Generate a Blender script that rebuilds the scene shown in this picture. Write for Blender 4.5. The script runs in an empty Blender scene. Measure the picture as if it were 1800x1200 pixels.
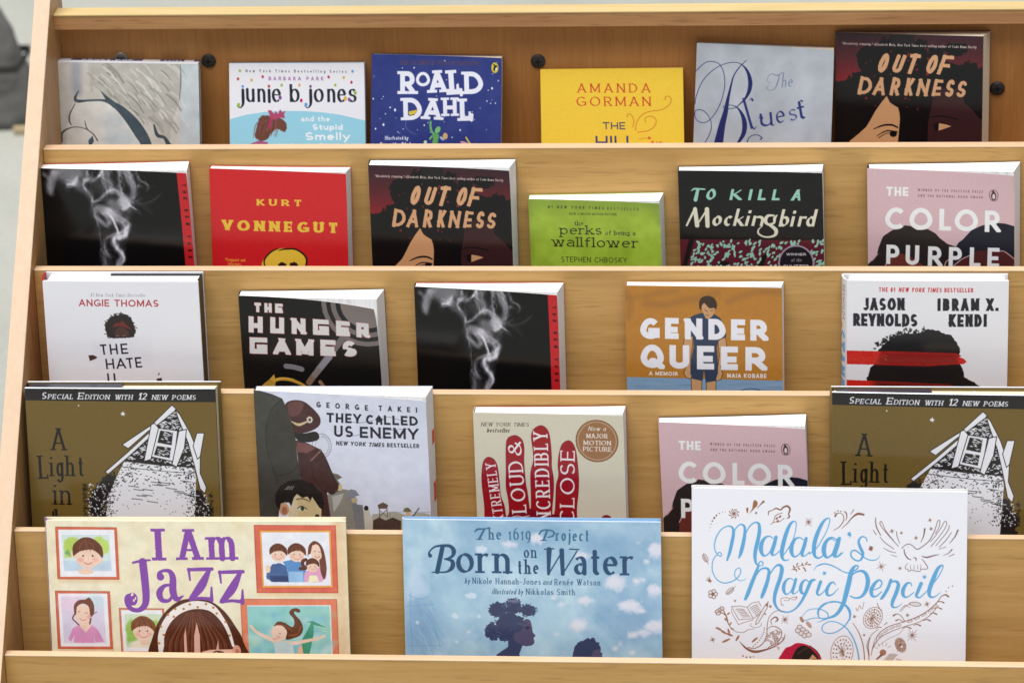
import bpy, bmesh, math, random
import numpy as np
from mathutils import Vector, Matrix

scene = bpy.context.scene
R = math.radians
# ---------------------------------------------------------------- camera
cam = bpy.data.cameras.new('camera'); cam_o = bpy.data.objects.new('camera', cam); scene.collection.objects.link(cam_o)
Fw, Rt, Up = Vector((-0.07211291, 0.93692153, -0.34202014)), Vector((0.99734437, 0.06423187, -0.03432895)), Vector((0.01019494, 0.34358742, 0.93906536))
Mx = Matrix((Rt, Up, -Fw)).transposed().to_4x4(); Mx.translation = Vector((0.1774, -2.1032, 1.9982))
cam_o.matrix_world = Mx
cam.sensor_width = 36; cam.lens = 90.0; cam.shift_y = -0.4408; cam.clip_start = .05; cam.clip_end = 200
cam.dof.use_dof = True; cam.dof.focus_distance = 2.38; cam.dof.aperture_fstop = 8.0
scene.camera = cam_o
# ---------------------------------------------------------------- sky and soft high daylight
SUN_EL, SUN_AZ = 77., 205.       # degrees; azimuth clockwise from +Y, so the light comes from the camera's side, a little left
world = bpy.data.worlds.new('World'); scene.world = world; world.use_nodes = True
wn = world.node_tree; wn.nodes.clear()
sky = wn.nodes.new('ShaderNodeTexSky'); sky.sky_type = 'NISHITA'; sky.sun_disc = False
sky.sun_elevation = R(SUN_EL); sky.sun_rotation = R(SUN_AZ); sky.dust_density = 3.0; sky.ozone_density = 1.0
bg = wn.nodes.new('ShaderNodeBackground'); bg.inputs['Strength'].default_value = 0.06
wo = wn.nodes.new('ShaderNodeOutputWorld'); wn.links.new(sky.outputs[0], bg.inputs[0]); wn.links.new(bg.outputs[0], wo.inputs[0])
sun = bpy.data.lights.new('sun', 'SUN'); sun.energy = 3.0; sun.angle = R(55); sun.color = (1, .975, .945)
sun_o = bpy.data.objects.new('sun', sun); scene.collection.objects.link(sun_o)
ld = Vector((math.sin(R(SUN_AZ))*math.cos(R(SUN_EL)), math.cos(R(SUN_AZ))*math.cos(R(SUN_EL)), math.sin(R(SUN_EL))))
sun_o.rotation_euler = ld.to_track_quat('Z', 'Y').to_euler(); sun_o.location = (0, -2, 4)
vs = scene.view_settings
vs.view_transform = 'Standard'; vs.look = 'None'; vs.gamma = 1.0; vs.use_curve_mapping = False; vs.exposure = 0.53
scene.cycles.max_bounces = 8

# ---------------------------------------------------------------- helpers
def link(o, parent=None):
    scene.collection.objects.link(o)
    if parent is not None: o.parent = parent
    return o
def tag(o, label=None, cat=None, group=None, kind=None):
    for k, v in (('label', label), ('category', cat), ('group', group), ('kind', kind)):
        if v: o[k] = v
    return o
def empty(name, loc=(0, 0, 0)):
    o = bpy.data.objects.new(name, None); o.location = loc; o.empty_display_size = .05; return link(o)
def mesh(name, verts, faces, mat, parent=None, uv=None, bevel=0., smooth=False, mats=None, fmat=None):
    me = bpy.data.meshes.new(name); me.from_pydata([tuple(v) for v in verts], [], faces); 
    for m in (mats or [mat]): me.materials.append(m)
    if fmat:
        for p, i in zip(me.polygons, fmat): p.material_index = i
    if uv is not None:
        l = me.uv_layers.new(name='UVMap')
        for lp in me.loops: l.data[lp.index].uv = uv[lp.vertex_index]
    bm = bmesh.new(); bm.from_mesh(me); bmesh.ops.recalc_face_normals(bm, faces=bm.faces)
    if bevel:
        bmesh.ops.bevel(bm, geom=list(bm.edges), offset=bevel, segments=2, affect='EDGES', profile=.6)
    bm.to_mesh(me); bm.free()
    if smooth:
        for p in me.polygons: p.use_smooth = True
    o = bpy.data.objects.new(name, me); return link(o, parent)
HEX = [(0, 1, 2, 3), (7, 6, 5, 4), (0, 4, 5, 1), (1, 5, 6, 2), (2, 6, 7, 3), (3, 7, 4, 0)]
def boxv(x0, x1, y0, y1, z0, z1): return [(x0, y0, z0), (x1, y0, z0), (x1, y1, z0), (x0, y1, z0), (x0, y0, z1), (x1, y0, z1), (x1, y1, z1), (x0, y1, z1)]
def box(name, x0, x1, y0, y1, z0, z1, mat, parent=None, bevel=0.): return mesh(name, boxv(x0, x1, y0, y1, z0, z1), HEX, mat, parent, bevel=bevel)
def s2l(c): return tuple(((v/255.)/12.92 if v/255. <= .04045 else ((v/255.+.055)/1.055)**2.4) for v in c)
def newmat(name):
    m = bpy.data.materials.new(name); m.use_nodes = True; nt = m.node_tree; return m, nt, nt.nodes['Principled BSDF']
def plain(name, rgb, rough=.5, var=.06, scale=60., spec=.5, bump=0.):
    m, nt, b = newmat(name); c = s2l(rgb)
    n = nt.nodes.new('ShaderNodeTexNoise'); n.inputs['Scale'].default_value = scale; n.inputs['Detail'].default_value = 5
    tc = nt.nodes.new('ShaderNodeTexCoord'); nt.links.new(tc.outputs['Object'], n.inputs['Vector'])
    r = nt.nodes.new('ShaderNodeValToRGB'); r.color_ramp.elements[0].position = .3; r.color_ramp.elements[1].position = .7
    r.color_ramp.elements[0].color = (*[x*(1-var) for x in c], 1); r.color_ramp.elements[1].color = (*[min(1, x*(1+var)) for x in c], 1)
    nt.links.new(n.outputs['Fac'], r.inputs[0]); nt.links.new(r.outputs[0], b.inputs['Base Color'])
    b.inputs['Roughness'].default_value = rough; b.inputs['Specular IOR Level'].default_value = spec
    if bump:
        bp = nt.nodes.new('ShaderNodeBump'); bp.inputs['Strength'].default_value = bump; bp.inputs['Distance'].default_value = .002
        nt.links.new(n.outputs['Fac'], bp.inputs['Height']); nt.links.new(bp.outputs[0], b.inputs['Normal'])
    return m
def wood(name, c0, c1, axis=0, rough=.42, pores=.5, scale=1.):
    """Beech laminate: fine streaks along the axis, broader bands, short darker pores."""
    m, nt, b = newmat(name); L = nt.links.new
    tc = nt.nodes.new('ShaderNodeTexCoord')
    def nz(sc, along, det=4, rough_=.6, dist=0.):
        mp = nt.nodes.new('ShaderNodeMapping'); v = [sc, sc, sc]; v[axis] = sc*along; mp.inputs['Scale'].default_value = v
        n = nt.nodes.new('ShaderNodeTexNoise'); n.inputs['Scale'].default_value = 1.; n.inputs['Detail'].default_value = det; n.inputs['Roughness'].default_value = rough_; n.inputs['Distortion'].default_value = dist
        L(tc.outputs['Object'], mp.inputs['Vector']); L(mp.outputs[0], n.inputs['Vector']); return n
    a = nz(150*scale, .05, 5, .62, .6); d = nz(14*scale, .16, 3, .5, 1.6); p = nz(420*scale, .07, 2, .5)
    ad = nt.nodes.new('ShaderNodeMix'); ad.data_type = 'FLOAT'; ad.inputs[0].default_value = .35; L(a.outputs['Fac'], ad.inputs[2]); L(d.outputs['Fac'], ad.inputs[3])
    r = nt.nodes.new('ShaderNodeValToRGB'); r.color_ramp.elements[0].position = .36; r.color_ramp.elements[1].position = .64
    r.color_ramp.elements[0].color = (*s2l(c0), 1); r.color_ramp.elements[1].color = (*s2l(c1), 1); L(ad.outputs[0], r.inputs[0])
    r2 = nt.nodes.new('ShaderNodeValToRGB'); r2.color_ramp.elements[0].position = .28; r2.color_ramp.elements[1].position = .42
    r2.color_ramp.elements[0].color = (1-pores*.5, 1-pores*.55, 1-pores*.6, 1); r2.color_ramp.elements[1].color = (1, 1, 1, 1); L(p.outputs['Fac'], r2.inputs[0])
    mx = nt.nodes.new('ShaderNodeMix'); mx.data_type = 'RGBA'; mx.blend_type = 'MULTIPLY'; mx.inputs[0].default_value = 1.; L(r.outputs[0], mx.inputs[6]); L(r2.outputs[0], mx.inputs[7])
    L(mx.outputs[2], b.inputs['Base Color']); b.inputs['Roughness'].default_value = rough; b.inputs['Specular IOR Level'].default_value = .4
    bp = nt.nodes.new('ShaderNodeBump'); bp.inputs['Strength'].default_value = .12; bp.inputs['Distance'].default_value = .0006; L(p.outputs['Fac'], bp.inputs['Height']); L(bp.outputs[0], b.inputs['Normal'])
    return m
M_PANEL = wood('beech_laminate', (182, 140, 78), (200, 159, 96), 0, pores=.4)
M_SIDE = wood('beech_edge_band', (206, 178, 148), (215, 188, 159), 2, pores=.05)
M_INNER = wood('beech_side', (172, 128, 76), (196, 152, 98), 2)
M_EDGE = wood('beech_strip', (208, 174, 138), (220, 188, 152), 0, pores=.1)
M_BACK = wood('hardboard_back', (172, 114, 56), (188, 130, 68), 2, rough=.6, pores=.15, scale=2.4)

# ---------------------------------------------------------------- the ground
def concrete():
    m, nt, b = newmat('concrete'); L = nt.links.new; tc = nt.nodes.new('ShaderNodeTexCoord')
    n = nt.nodes.new('ShaderNodeTexNoise'); n.inputs['Scale'].default_value = 1.6; n.inputs['Detail'].default_value = 8; n.inputs['Roughness'].default_value = .6
    n2 = nt.nodes.new('ShaderNodeTexNoise'); n2.inputs['Scale'].default_value = 90; n2.inputs['Detail'].default_value = 4
    L(tc.outputs['Object'], n.inputs['Vector']); L(tc.outputs['Object'], n2.inputs['Vector'])
    ad = nt.nodes.new('ShaderNodeMix'); ad.data_type = 'FLOAT'; ad.inputs[0].default_value = .3; L(n.outputs['Fac'], ad.inputs[2]); L(n2.outputs['Fac'], ad.inputs[3])
    r = nt.nodes.new('ShaderNodeValToRGB'); r.color_ramp.elements[0].position = .3; r.color_ramp.elements[1].position = .72
    r.color_ramp.elements[0].color = (.28, .285, .24, 1); r.color_ramp.elements[1].color = (.44, .445, .39, 1); L(ad.outputs[0], r.inputs[0]); L(r.outputs[0], b.inputs['Base Color'])
    b.inputs['Roughness'].default_value = .85
    bp = nt.nodes.new('ShaderNodeBump'); bp.inputs['Strength'].default_value = .2; bp.inputs['Distance'].default_value = .003; L(n2.outputs['Fac'], bp.inputs['Height']); L(bp.outputs[0], b.inputs['Normal'])
    return m
g = mesh('ground', [(-40, -40, 0), (40, -40, 0), (40, 40, 0), (-40, 40, 0)], [(0, 1, 2, 3)], concrete()); tag(g, kind='structure')

# ---------------------------------------------------------------- the display rack
E = [(.2037, 1.0286), (.1178, .9238), (.0428, .8322), (-.0307, .7425), (-.1115, .6440), (-.1818, .5586)]   # front top edge (y, z) of rail and ledges
FL = [0, .125, .118, .112, .108, .108]
XL, XR = -.4609, .60
TAU = math.tan(R(6)); TB = .0155
rack = tag(empty('display_rack', (0, .05, 0)), 'light beech wooden display rack with five sloping tiers of face out books', 'display rack')
def rk(o): o.matrix_parent_inverse = Matrix.Translation((0, -.05, 0)); return o
def slant(yz, pts): return pts
def prism(name, prof, x0, x1, mat, parent, bevel=0.):
    n = len(prof); v = [(x0, y, z) for y, z in prof]+[(x1, y, z) for y, z in prof]
    f = [tuple(range(n)), tuple(range(2*n-1, n-1, -1))]+[(i, (i+1) % n, (i+1) % n+n, i+n) for i in range(n)]
    return mesh(name, v, f, mat, parent, bevel=bevel)
YB = .2222
y0, z0 = E[0]
rl = rk(prism('top_rail', [(y0, z0-.0157), (y0, z0-.0012), (YB, z0-.0012), (YB, z0-.0157)], XL, XR, wood('beech_rail', (166, 118, 72), (190, 142, 92), 0), rack))
st_ = rk(prism('edge_strip', [(y0-.0006, z0-.0012), (y0-.0006, z0), (YB, z0), (YB, z0-.0012)], XL, XR, wood('rail_top', (198, 172, 116), (214, 188, 132), 0, pores=.1), rl)); st_.matrix_parent_inverse = Matrix.Identity(4)
bk = rk(box('back_panel', XL, XR, YB, YB+.006, .72, z0-.0157, M_BACK, rack))
for k in range(1, 6):
    ey, ez = E[k]
    tb = (0, .0115, .0092, .0086, .0066, .0076)[k]
    zb = (E[k+1][1]-FL[k+1]-.02) if k < 5 else .2
    c, s = math.cos(R(6)), math.sin(R(6)); h = (ez-zb)/c
    f0 = (ey, ez); f1 = (ey-s*h, ez-c*h); b0 = (ey+c*tb, ez-s*tb); b1 = (b0[0]-s*(h-.002), b0[1]-c*(h-.002))
    e = .0011
    p = rk(prism('ledge_panel', [(f0[0]-s*e, f0[1]-c*e), f1, b1, (b0[0]-s*e, b0[1]-c*e)], XL+.0003, XR, M_PANEL, rack))
    o = prism('edge_strip', [(f0[0]-s*e-c*.0003, f0[1]-c*e), (f0[0]-c*.0003+s*.0002, f0[1]-.0003), (f0[0]+c*.0008, f0[1]), b0, (b0[0]-s*e, b0[1]-c*e)], XL+.0003, XR, M_EDGE, p)
    # the pocket floor behind this ledge
    zf = ez-FL[k]-.006; bky = (YB if k == 1 else E[k-1][0]-(E[k-1][1]-zf)*TAU)
    rk(box('pocket_floor', XL+.0004, XR, ey-(ez-zf)*TAU+tb+.001, bky-.0012, zf-.012, zf, M_INNER, rack))
def side(x0, x1):
    f = lambda z: -.007+E[5][0]+(z-E[5][1])*((E[0][0]-.016)-(E[5][0]-.007))/(E[0][1]-E[5][1])
    prof = [(f(.10), .10), (f(1.10), 1.10), (YB+.02, 1.10), (YB+.02, .10)]
    p = rk(prism('side_panel', prof, x0+.0002, x1-.0002, M_INNER, rack))
    d = .0012
    prism('edge_strip', [(f(.10)-d, .10), (f(1.10)-d, 1.10), (f(1.10)-.0002, 1.10), (f(.10)-.0002, .10)], x0, x1, M_SIDE, p)
side(XL-.0162, XL); side(XR+.0005, XR+.0167)
rk(box('base_board', XL+.0004, XR, -.24, .2, .115, .135, M_INNER, rack))
M_CAST = plain('black_rubber', (30, 30, 32), .6)
for x in (XL+.05, XR-.05):
    for y in (-.2, .17):
        v = []; n = 20
        for xx in (x-.012, x+.012): v += [(xx, y+.05*math.cos(i*2*math.pi/n), .05+.05*math.sin(i*2*math.pi/n)) for i in range(n)]
        w = rk(mesh('caster', v, [tuple(range(n)), tuple(range(2*n-1, n-1, -1))]+[(i, (i+1) % n, (i+1) % n+n, i+n) for i in range(n)], M_CAST, rack, bevel=.002))
        box('caster_fork', x-.016, x+.016, y-.02, y+.02, .1005, .1145, plain('zinc_fork', (150, 150, 152), .35), w)
# screws in the back panel, and a clear plastic fitting
M_SCREW = plain('black_screw', (46, 42, 38), .5, spec=.4)
def disc(name, x, y, z, r, t, mat, parent, dome=0.):
    n = 28; rings = [(r, 0), (r, -t*.5), (r*.82, -t), (r*.4, -t-dome)]
    v = [(x+q*math.cos(i*2*math.pi/n), y+d, z+q*math.sin(i*2*math.pi/n)) for q, d in rings for i in range(n)]
    f = [(a*n+i, a*n+(i+1) % n, (a+1)*n+(i+1) % n, (a+1)*n+i) for a in range(3) for i in range(n)]+[tuple(3*n+i for i in range(n)), tuple(reversed(range(n)))]
    return mesh(name, v, f, mat, parent, smooth=False)
for x, z in ((-.3125, .9703), (.0182, .968), (.4702, .9364)):
    sc_ = rk(disc('screw', x, YB-.0001, z, .0073, .0022, M_SCREW, rack, .0006))
    for a in (0, 90):
        l = .0034; w_ = .0007; v = boxv(-l, l, -.0001, .0002, -w_, w_); a = R(a+8)
        v = [(x+p[0]*math.cos(a)-p[2]*math.sin(a), YB-.0031+p[1], z+p[0]*math.sin(a)+p[2]*math.cos(a)) for p in v]
        mesh('slot', v, HEX, plain('slot_black', (6, 6, 6), .8), sc_)
ft = rk(disc('plastic_fitting', -.4012, YB-.0001, .9733, .0074, .002, plain('clear_plastic', (132, 118, 98), .25), rack))
disc('fitting_core', -.4012, YB-.0026, .9733, .0044, .0012, plain('fitting_grey', (70, 58, 54), .4), ft)
# ---------------------------------------------------------------- printed cover art (drawn by numpy, kept in memory)
PPM = 3000.0            # art pixels per metre of cover
def homog(src, dst):
    A = []; b = []
    for (x, y), (u, v) in zip(src, dst):
        A.append([x, y, 1, 0, 0, 0, -u*x, -u*y]); b.append(u)
        A.append([0, 0, 0, x, y, 1, -v*x, -v*y]); b.append(v)
    h = np.linalg.solve(np.array(A, float), np.array(b, float))
    return np.append(h, 1).reshape(3, 3)
def vnoise(h, w, cell, rng):
    gy, gx = int(h/cell)+3, int(w/cell)+3
    g = rng.random((gy, gx))
    y = np.arange(h)/cell; x = np.arange(w)/cell
    yi, xi = y.astype(int), x.astype(int)
    fy, fx = y-yi, x-xi
    fy = (fy*fy*(3-2*fy))[:, None]; fx = (fx*fx*(3-2*fx))[None, :]
    a = g[yi][:, xi]; b = g[yi][:, xi+1]; c = g[yi+1][:, xi]; d = g[yi+1][:, xi+1]
    return (a*(1-fx)+b*fx)*(1-fy)+(c*(1-fx)+d*fx)*fy
def fbm(h, w, cell, rng, n=4):
    o = np.zeros((h, w)); a = 1; t = 0
    for _ in range(n):
        o += a*vnoise(h, w, max(cell, 1.2), rng); t += a; a *= .55; cell *= .5
    return o/t
def catmull(P, closed=False, n=7):
    P = np.asarray(P, float)
    if len(P) < 3: return P
    if closed: Q = np.vstack([P[-1:], P, P[:2]])
    else: Q = np.vstack([2*P[:1]-P[1:2], P, 2*P[-1:]-P[-2:-1]])
    out = []
    for i in range(1, len(Q)-2):
        p0, p1, p2, p3 = Q[i-1:i+3]
        for t in np.arange(n)/n:
            out.append(.5*((2*p1)+(p2-p0)*t+(2*p0-5*p1+4*p2-p3)*t*t+(3*p1-p0-3*p2+p3)*t**3))
    if not closed: out.append(P[-1])
    return np.array(out)
class Art:
    """One printed sheet; drawing calls use the tracing's own coordinates, set with z()."""
    def __init__(s, quad, W, H, vl, vr, seed=1):
        s.w, s.h = max(8, int(W*PPM)), max(8, int(H*PPM))
        s.M = homog(quad, [(0, 0), (W*PPM, 0), (W*PPM, vr*PPM), (0, vl*PPM)])
        s.im = np.ones((s.h, s.w, 3), np.float32); s.rng = np.random.default_rng(seed)
        s.k = W*PPM/math.hypot(quad[1][0]-quad[0][0], quad[1][1]-quad[0][1]); s.z(0, 0, 1)
    def z(s, ox, oy, f): s.ox, s.oy, s.f = ox, oy, f; return s
    def T(s, P):
        P = np.asarray(P, float)[:, :2]/s.f+[s.ox, s.oy]
        q = np.c_[P, np.ones(len(P))] @ s.M.T
        return q[:, :2]/q[:, 2:]
    def sc(s, v): return np.asarray(v, float)/s.f*s.k
    def box(s, P, m):
        x0, y0 = np.floor(P.min(0)-m).astype(int); x1, y1 = np.ceil(P.max(0)+m).astype(int)
        x0, y0, x1, y1 = max(x0, 0), max(y0, 0), min(x1, s.w), min(y1, s.h)
        if x0 >= x1 or y0 >= y1: return None
        yy, xx = np.mgrid[y0:y1, x0:x1]
        return slice(y0, y1), slice(x0, x1), xx+.5, yy+.5
    def mix(s, sl, al, col):
        c = np.asarray(col, np.float32)/255.
        reg = s.im[sl]
        s.im[sl] = reg+(c-reg)*al[..., None].astype(np.float32)
    def fill(s, col): s.im[:] = np.asarray(col, np.float32)/255.
    def grain(s, amp, cell=2.0, n=1, tint=(1, 1, 1)):
        s.im += ((fbm(s.h, s.w, cell, s.rng, n)-.5)*2*amp/255.)[..., None]*np.asarray(tint)
    def sdpoly(s, P, xx, yy):
        inside = np.zeros(xx.shape, bool); d2 = np.full(xx.shape, 1e9)
        n = len(P)
        for i in range(n):
            ax, ay = P[i]; bx, by = P[(i+1) % n]
            dx, dy = bx-ax, by-ay; L2 = dx*dx+dy*dy+1e-9
            t = np.clip(((xx-ax)*dx+(yy-ay)*dy)/L2, 0, 1)
            d2 = np.minimum(d2, (xx-ax-t*dx)**2+(yy-ay-t*dy)**2)
            if ay != by:
                c = ((ay > yy) != (by > yy)) & (xx < (bx-ax)*(yy-ay)/(by-ay)+ax)
                inside ^= c
        d = np.sqrt(d2)
        return np.where(inside, d, -d)
    def poly(s, pts, col, a=1., soft=0., smooth=False, rough=0., cell=6):
        P = s.T(catmull(pts, True) if smooth else pts); sf = max(1., float(s.sc(soft)))
        b = s.box(P, sf+2+float(s.sc(rough)))
        if b is None: return
        ys, xs, xx, yy = b
        sd = s.sdpoly(P, xx, yy)
        if rough: sd = sd+(fbm(sd.shape[0], sd.shape[1], max(1.5, float(s.sc(cell))), s.rng, 3)-.5)*2*float(s.sc(rough))
        s.mix((ys, xs), np.clip(.5+sd/sf, 0, 1)*a, col)
    def ell(s, cx, cy, rx, ry, col, a=1., rot=0., soft=0., rough=0., cell=6):
        t = np.linspace(0, 2*math.pi, 29)[:-1]; c, sn = math.cos(math.radians(rot)), math.sin(math.radians(rot))
        x, y = rx*np.cos(t), ry*np.sin(t)
        s.poly(np.c_[cx+x*c-y*sn, cy+x*sn+y*c], col, a, soft, False, rough, cell)
    def segs(s, P, R, xx, yy):
        sd = np.full(xx.shape, 1e9)
        for i in range(len(P)-1):
            ax, ay = P[i]; bx, by = P[i+1]; dx, dy = bx-ax, by-ay; L2 = dx*dx+dy*dy+1e-9
            t = np.clip(((xx-ax)*dx+(yy-ay)*dy)/L2, 0, 1)
            sd = np.minimum(sd, np.hypot(xx-ax-t*dx, yy-ay-t*dy)-(R[i]+(R[i+1]-R[i])*t))
        return sd
    def stroke(s, pts, col, w=None, a=1., soft=0., smooth=True, field=None):
        pts = np.asarray(pts, float)
        if pts.shape[1] == 2: pts = np.c_[pts, np.full(len(pts), w if w else 4)]
        Q = catmull(pts) if smooth else pts
        P = s.T(Q); R = np.maximum(s.sc(Q[:, 2])*.5, .12); sf = max(1., float(s.sc(soft)))
        b = s.box(P, R.max()+sf+1)
        if b is None: return
        ys, xs, xx, yy = b
        al = np.clip(.5-s.segs(P, R, xx, yy)/sf, 0, 1)
        if field is not None: field[ys, xs] = 1-(1-field[ys, xs])*(1-al*a)
        else: s.mix((ys, xs), al*a, col)
    def rect(s, x0, y0, x1, y1, col, a=1., soft=0.): s.poly([(x0, y0), (x1, y0), (x1, y1), (x0, y1)], col, a, soft)
    # --- lettering: every glyph is drawn from its skeleton with a pen
    def t(s, txt, x0, y0, x1, y1, h, col, w=.16, thin=1., nib=18., ser=0., st=.4, sh=0., xh=.68, tr=.2, wd=None, a=1., rnd=False, ital=False, sp=.32, rough=0., ex=0., jit=0., sq=False):
        p0, p1 = np.array([x0, y0], float), np.array([x1, y1], float)
        L = np.hypot(*(p1-p0)); d = (p1-p0)/L; up = np.array([d[1], -d[0]])
        nb = math.radians(nib)
        th = lambda ang: w*(thin+(1-thin)*abs(math.sin(ang-nb)))
        wv, wh = th(math.pi/2), th(0.)
        gl = []
        for ch in txt:
            if ch == ' ': gl.append((ch, sp, None)); continue
            key = ('a.' if ch == 'a' and ital else ch+'q' if sq and ch+'q' in GLY else ch)
            g = GLY.get(key) or GLY['-']
            gl.append((ch, g[0], g[1]))
        ng = sum(1 for g in gl if g[2] is not None)
        fixed = ng*wv; gw = sum(g[1] for g in gl); ns = len(gl)-1
        T = L/h
        if wd is None:
            k = min(1.5, max(.5, (T-fixed-ns*tr)/max(gw, .05))); 
        else: k = wd
        tr = (T-fixed-gw*k)/max(ns, 1) if ns else 0
        if not ns and wd is None: k = max(.2, (T-fixed)/max(gw, .05)) if gw > .05 else 1
        kn = {-.3: -.3+wh/2, 0.: wh/2, xh: xh-wh/2, 1.: 1-wh/2}
        ky = np.array(sorted(kn)); kv = np.array([kn[q] for q in ky])
        x = 0.
        for ch, g, st_l in gl:
            if st_l is None: x += g*k+tr; continue
            jx = jit*(s.rng.random()-.5); jr = jit*(s.rng.random()-.5)*.6
            allP = []; items = []
            ends = [q for stq in st_l for q in (stq[0], stq[-1])]
            for path in st_l:
                Pp = np.array(path, float)
                low = ch.islower()
                yy_ = Pp[:, 1].copy()
                if low:  # skeleton written for an x height of .66
                    yy_ = np.where(yy_ <= 0, yy_, np.where(yy_ <= .66, yy_*xh/.66, xh+(yy_-.66)*(1-xh)/.34))
                Y = np.interp(yy_, ky, kv); Y = np.where(yy_ < -.3, yy_+wh/2, Y); Y = np.where(yy_ > 1, yy_-wh/2, Y)
                Xx = Pp[:, 0]*k+wv/2
                ang = np.arctan2(np.gradient(Y) if len(Y) > 1 else 0, np.gradient(Xx))
                R = np.array([th(q) for q in ang])*.5
                items.append((Xx, Y, R, Pp, yy_))
                if ser:
                    for e, f_ in ((0, 1), (-1, -2)):
                        ex_, ey_ = Xx[e], yy_[e]
                        dx, dy = Xx[e]-Xx[f_], Y[e]-Y[f_]
                        lvl = [q for q in (0., 1., xh if low else 1., -.3) if abs(ey_-q) < .02]
                        if abs(dy) > .7*abs(dx) and lvl and len(path) < 40 and not (len(path) > 4 and ch in 'CGSceatfjr'):
                            yb = Y[e]+(wh/2 if dy > 0 else -wh/2)-(1 if dy > 0 else -1)*st*w/2
                            l, r = ser, ser
                            if low and dy > 0: r = 0.
                            if ch in 'VWYvwyAMN' and 0: pass
                            xs_ = np.array([ex_-l-R[e]*.6, ex_+r+R[e]*.6])
                            items.append((xs_, np.array([yb, yb]), np.full(2, st*w*.5), None, None))
                        elif abs(dy) < .2*abs(dx) and ch in 'EFTLZz' and len(path) < 4 and not any(abs(Pp[e][0]-q[0]) < 1e-3 and abs(Pp[e][1]-q[1]) < 1e-3 for q in ends if q is not path[e]):
                            if abs(ey_-.52) > .1:
                                sg = -1 if ey_ > .5 else 1
                                items.append((np.array([Xx[e], Xx[e]]), np.array([Y[e], Y[e]+sg*(ser*1.3+wh/2)]), np.array([st*w*.55, st*w*.4]), None, None))
            for Xx, Y, R, Pp, yy_ in items:
                xs_ = (x+Xx+jx*.3)*h; ys_ = Y*h
                if jr: ys_ = ys_+(xs_-x*h)*jr
                xs_ = xs_+ys_*sh
                pts = p0+np.outer(xs_, d)+np.outer(ys_, up)
                allP.append((s.T(pts), s.sc(R*h+ex), Pp is not None and not rnd, Xx, Y))
            B = np.vstack([q[0] for q in allP]); m = max(q[1].max() for q in allP)+2
            b = s.box(B, m)
            if b is not None:
                ys, xs, xx, yy = b
                sd = np.full(xx.shape, 1e9)
                for P, R, flat, Xx, Y in allP:
                    q = s.segs(P, R, xx, yy)
                    if flat or len(P) == 2:
                        # square off the ends
                        for e, f_ in ((0, 1), (-1, -2)):
                            if flat and len(P) > 10 and np.hypot(*(P[0]-P[-1])) < .1*R[0]: break
                            dv = P[e]-P[f_]; L_ = np.hypot(*dv)+1e-9; dv = dv/L_
                            al = (xx-P[e][0])*dv[0]+(yy-P[e][1])*dv[1]
                            pe = np.abs((xx-P[e][0])*dv[1]-(yy-P[e][1])*dv[0])
                            isv = abs(dv[1]) > .25
                            if flat and len(P) > 5 and not straight_end(P, e):
                                q = np.where((al > 0) & (np.hypot(xx-P[e][0], yy-P[e][1]) < R[e]*1.5), np.maximum(q, al), q); continue
                            q = np.where((al > -R[e]) & (al > -L_), np.minimum(q, np.maximum(pe-R[e], al-(float(s.sc(wh*h*.5+ex)) if len(P) > 5 else R[e]*(1.4 if isv else 1.)))), q)
                        if flat:
                            upc = s.T([p0, p0+up*10]); uv = upc[1]-upc[0]; uv = uv/np.hypot(*uv)
                            hh = (P-P[0])@uv; top = hh.max()+float(s.sc(wh*h*.5+ex)); bot = hh.min()-float(s.sc(wh*h*.5+ex))
                            hp = (xx-P[0][0])*uv[0]+(yy-P[0][1])*uv[1]
                            if len(P) < 6: q = np.maximum(q, np.maximum(hp-top, bot-hp))
                    sd = np.minimum(sd, q)
                if rough: sd = sd+(fbm(sd.shape[0], sd.shape[1], 3, s.rng, 2)-.5)*2*float(s.sc(rough))
                s.mix((ys, xs), np.clip(.5-sd, 0, 1)*a, col)
            x += g*k+wv+tr
    def image(s, name):
        im = bpy.data.images.new(name, s.w, s.h, alpha=False, float_buffer=False)
        px = np.ones((s.h, s.w, 4), np.float32); px[..., :3] = np.clip(s.im, 0, 1)[::-1]
        im.pixels.foreach_set(px.ravel()); im.update(); im.pack()
        return im
def straight_end(P, e):
    a, b, c = (P[0], P[1], P[2]) if e == 0 else (P[-1], P[-2], P[-3])
    u, v = a-b, b-c; return np.hypot(*u) > 2.2*np.hypot(*v)
def arc(cx, cy, rx, ry, a0, a1, n=None):
    n = n or max(4, int(abs(a1-a0)/15))
    return [(cx+rx*math.cos(math.radians(q)), cy+ry*math.sin(math.radians(q))) for q in np.linspace(a0, a1, n+1)]
X_ = .66
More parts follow.
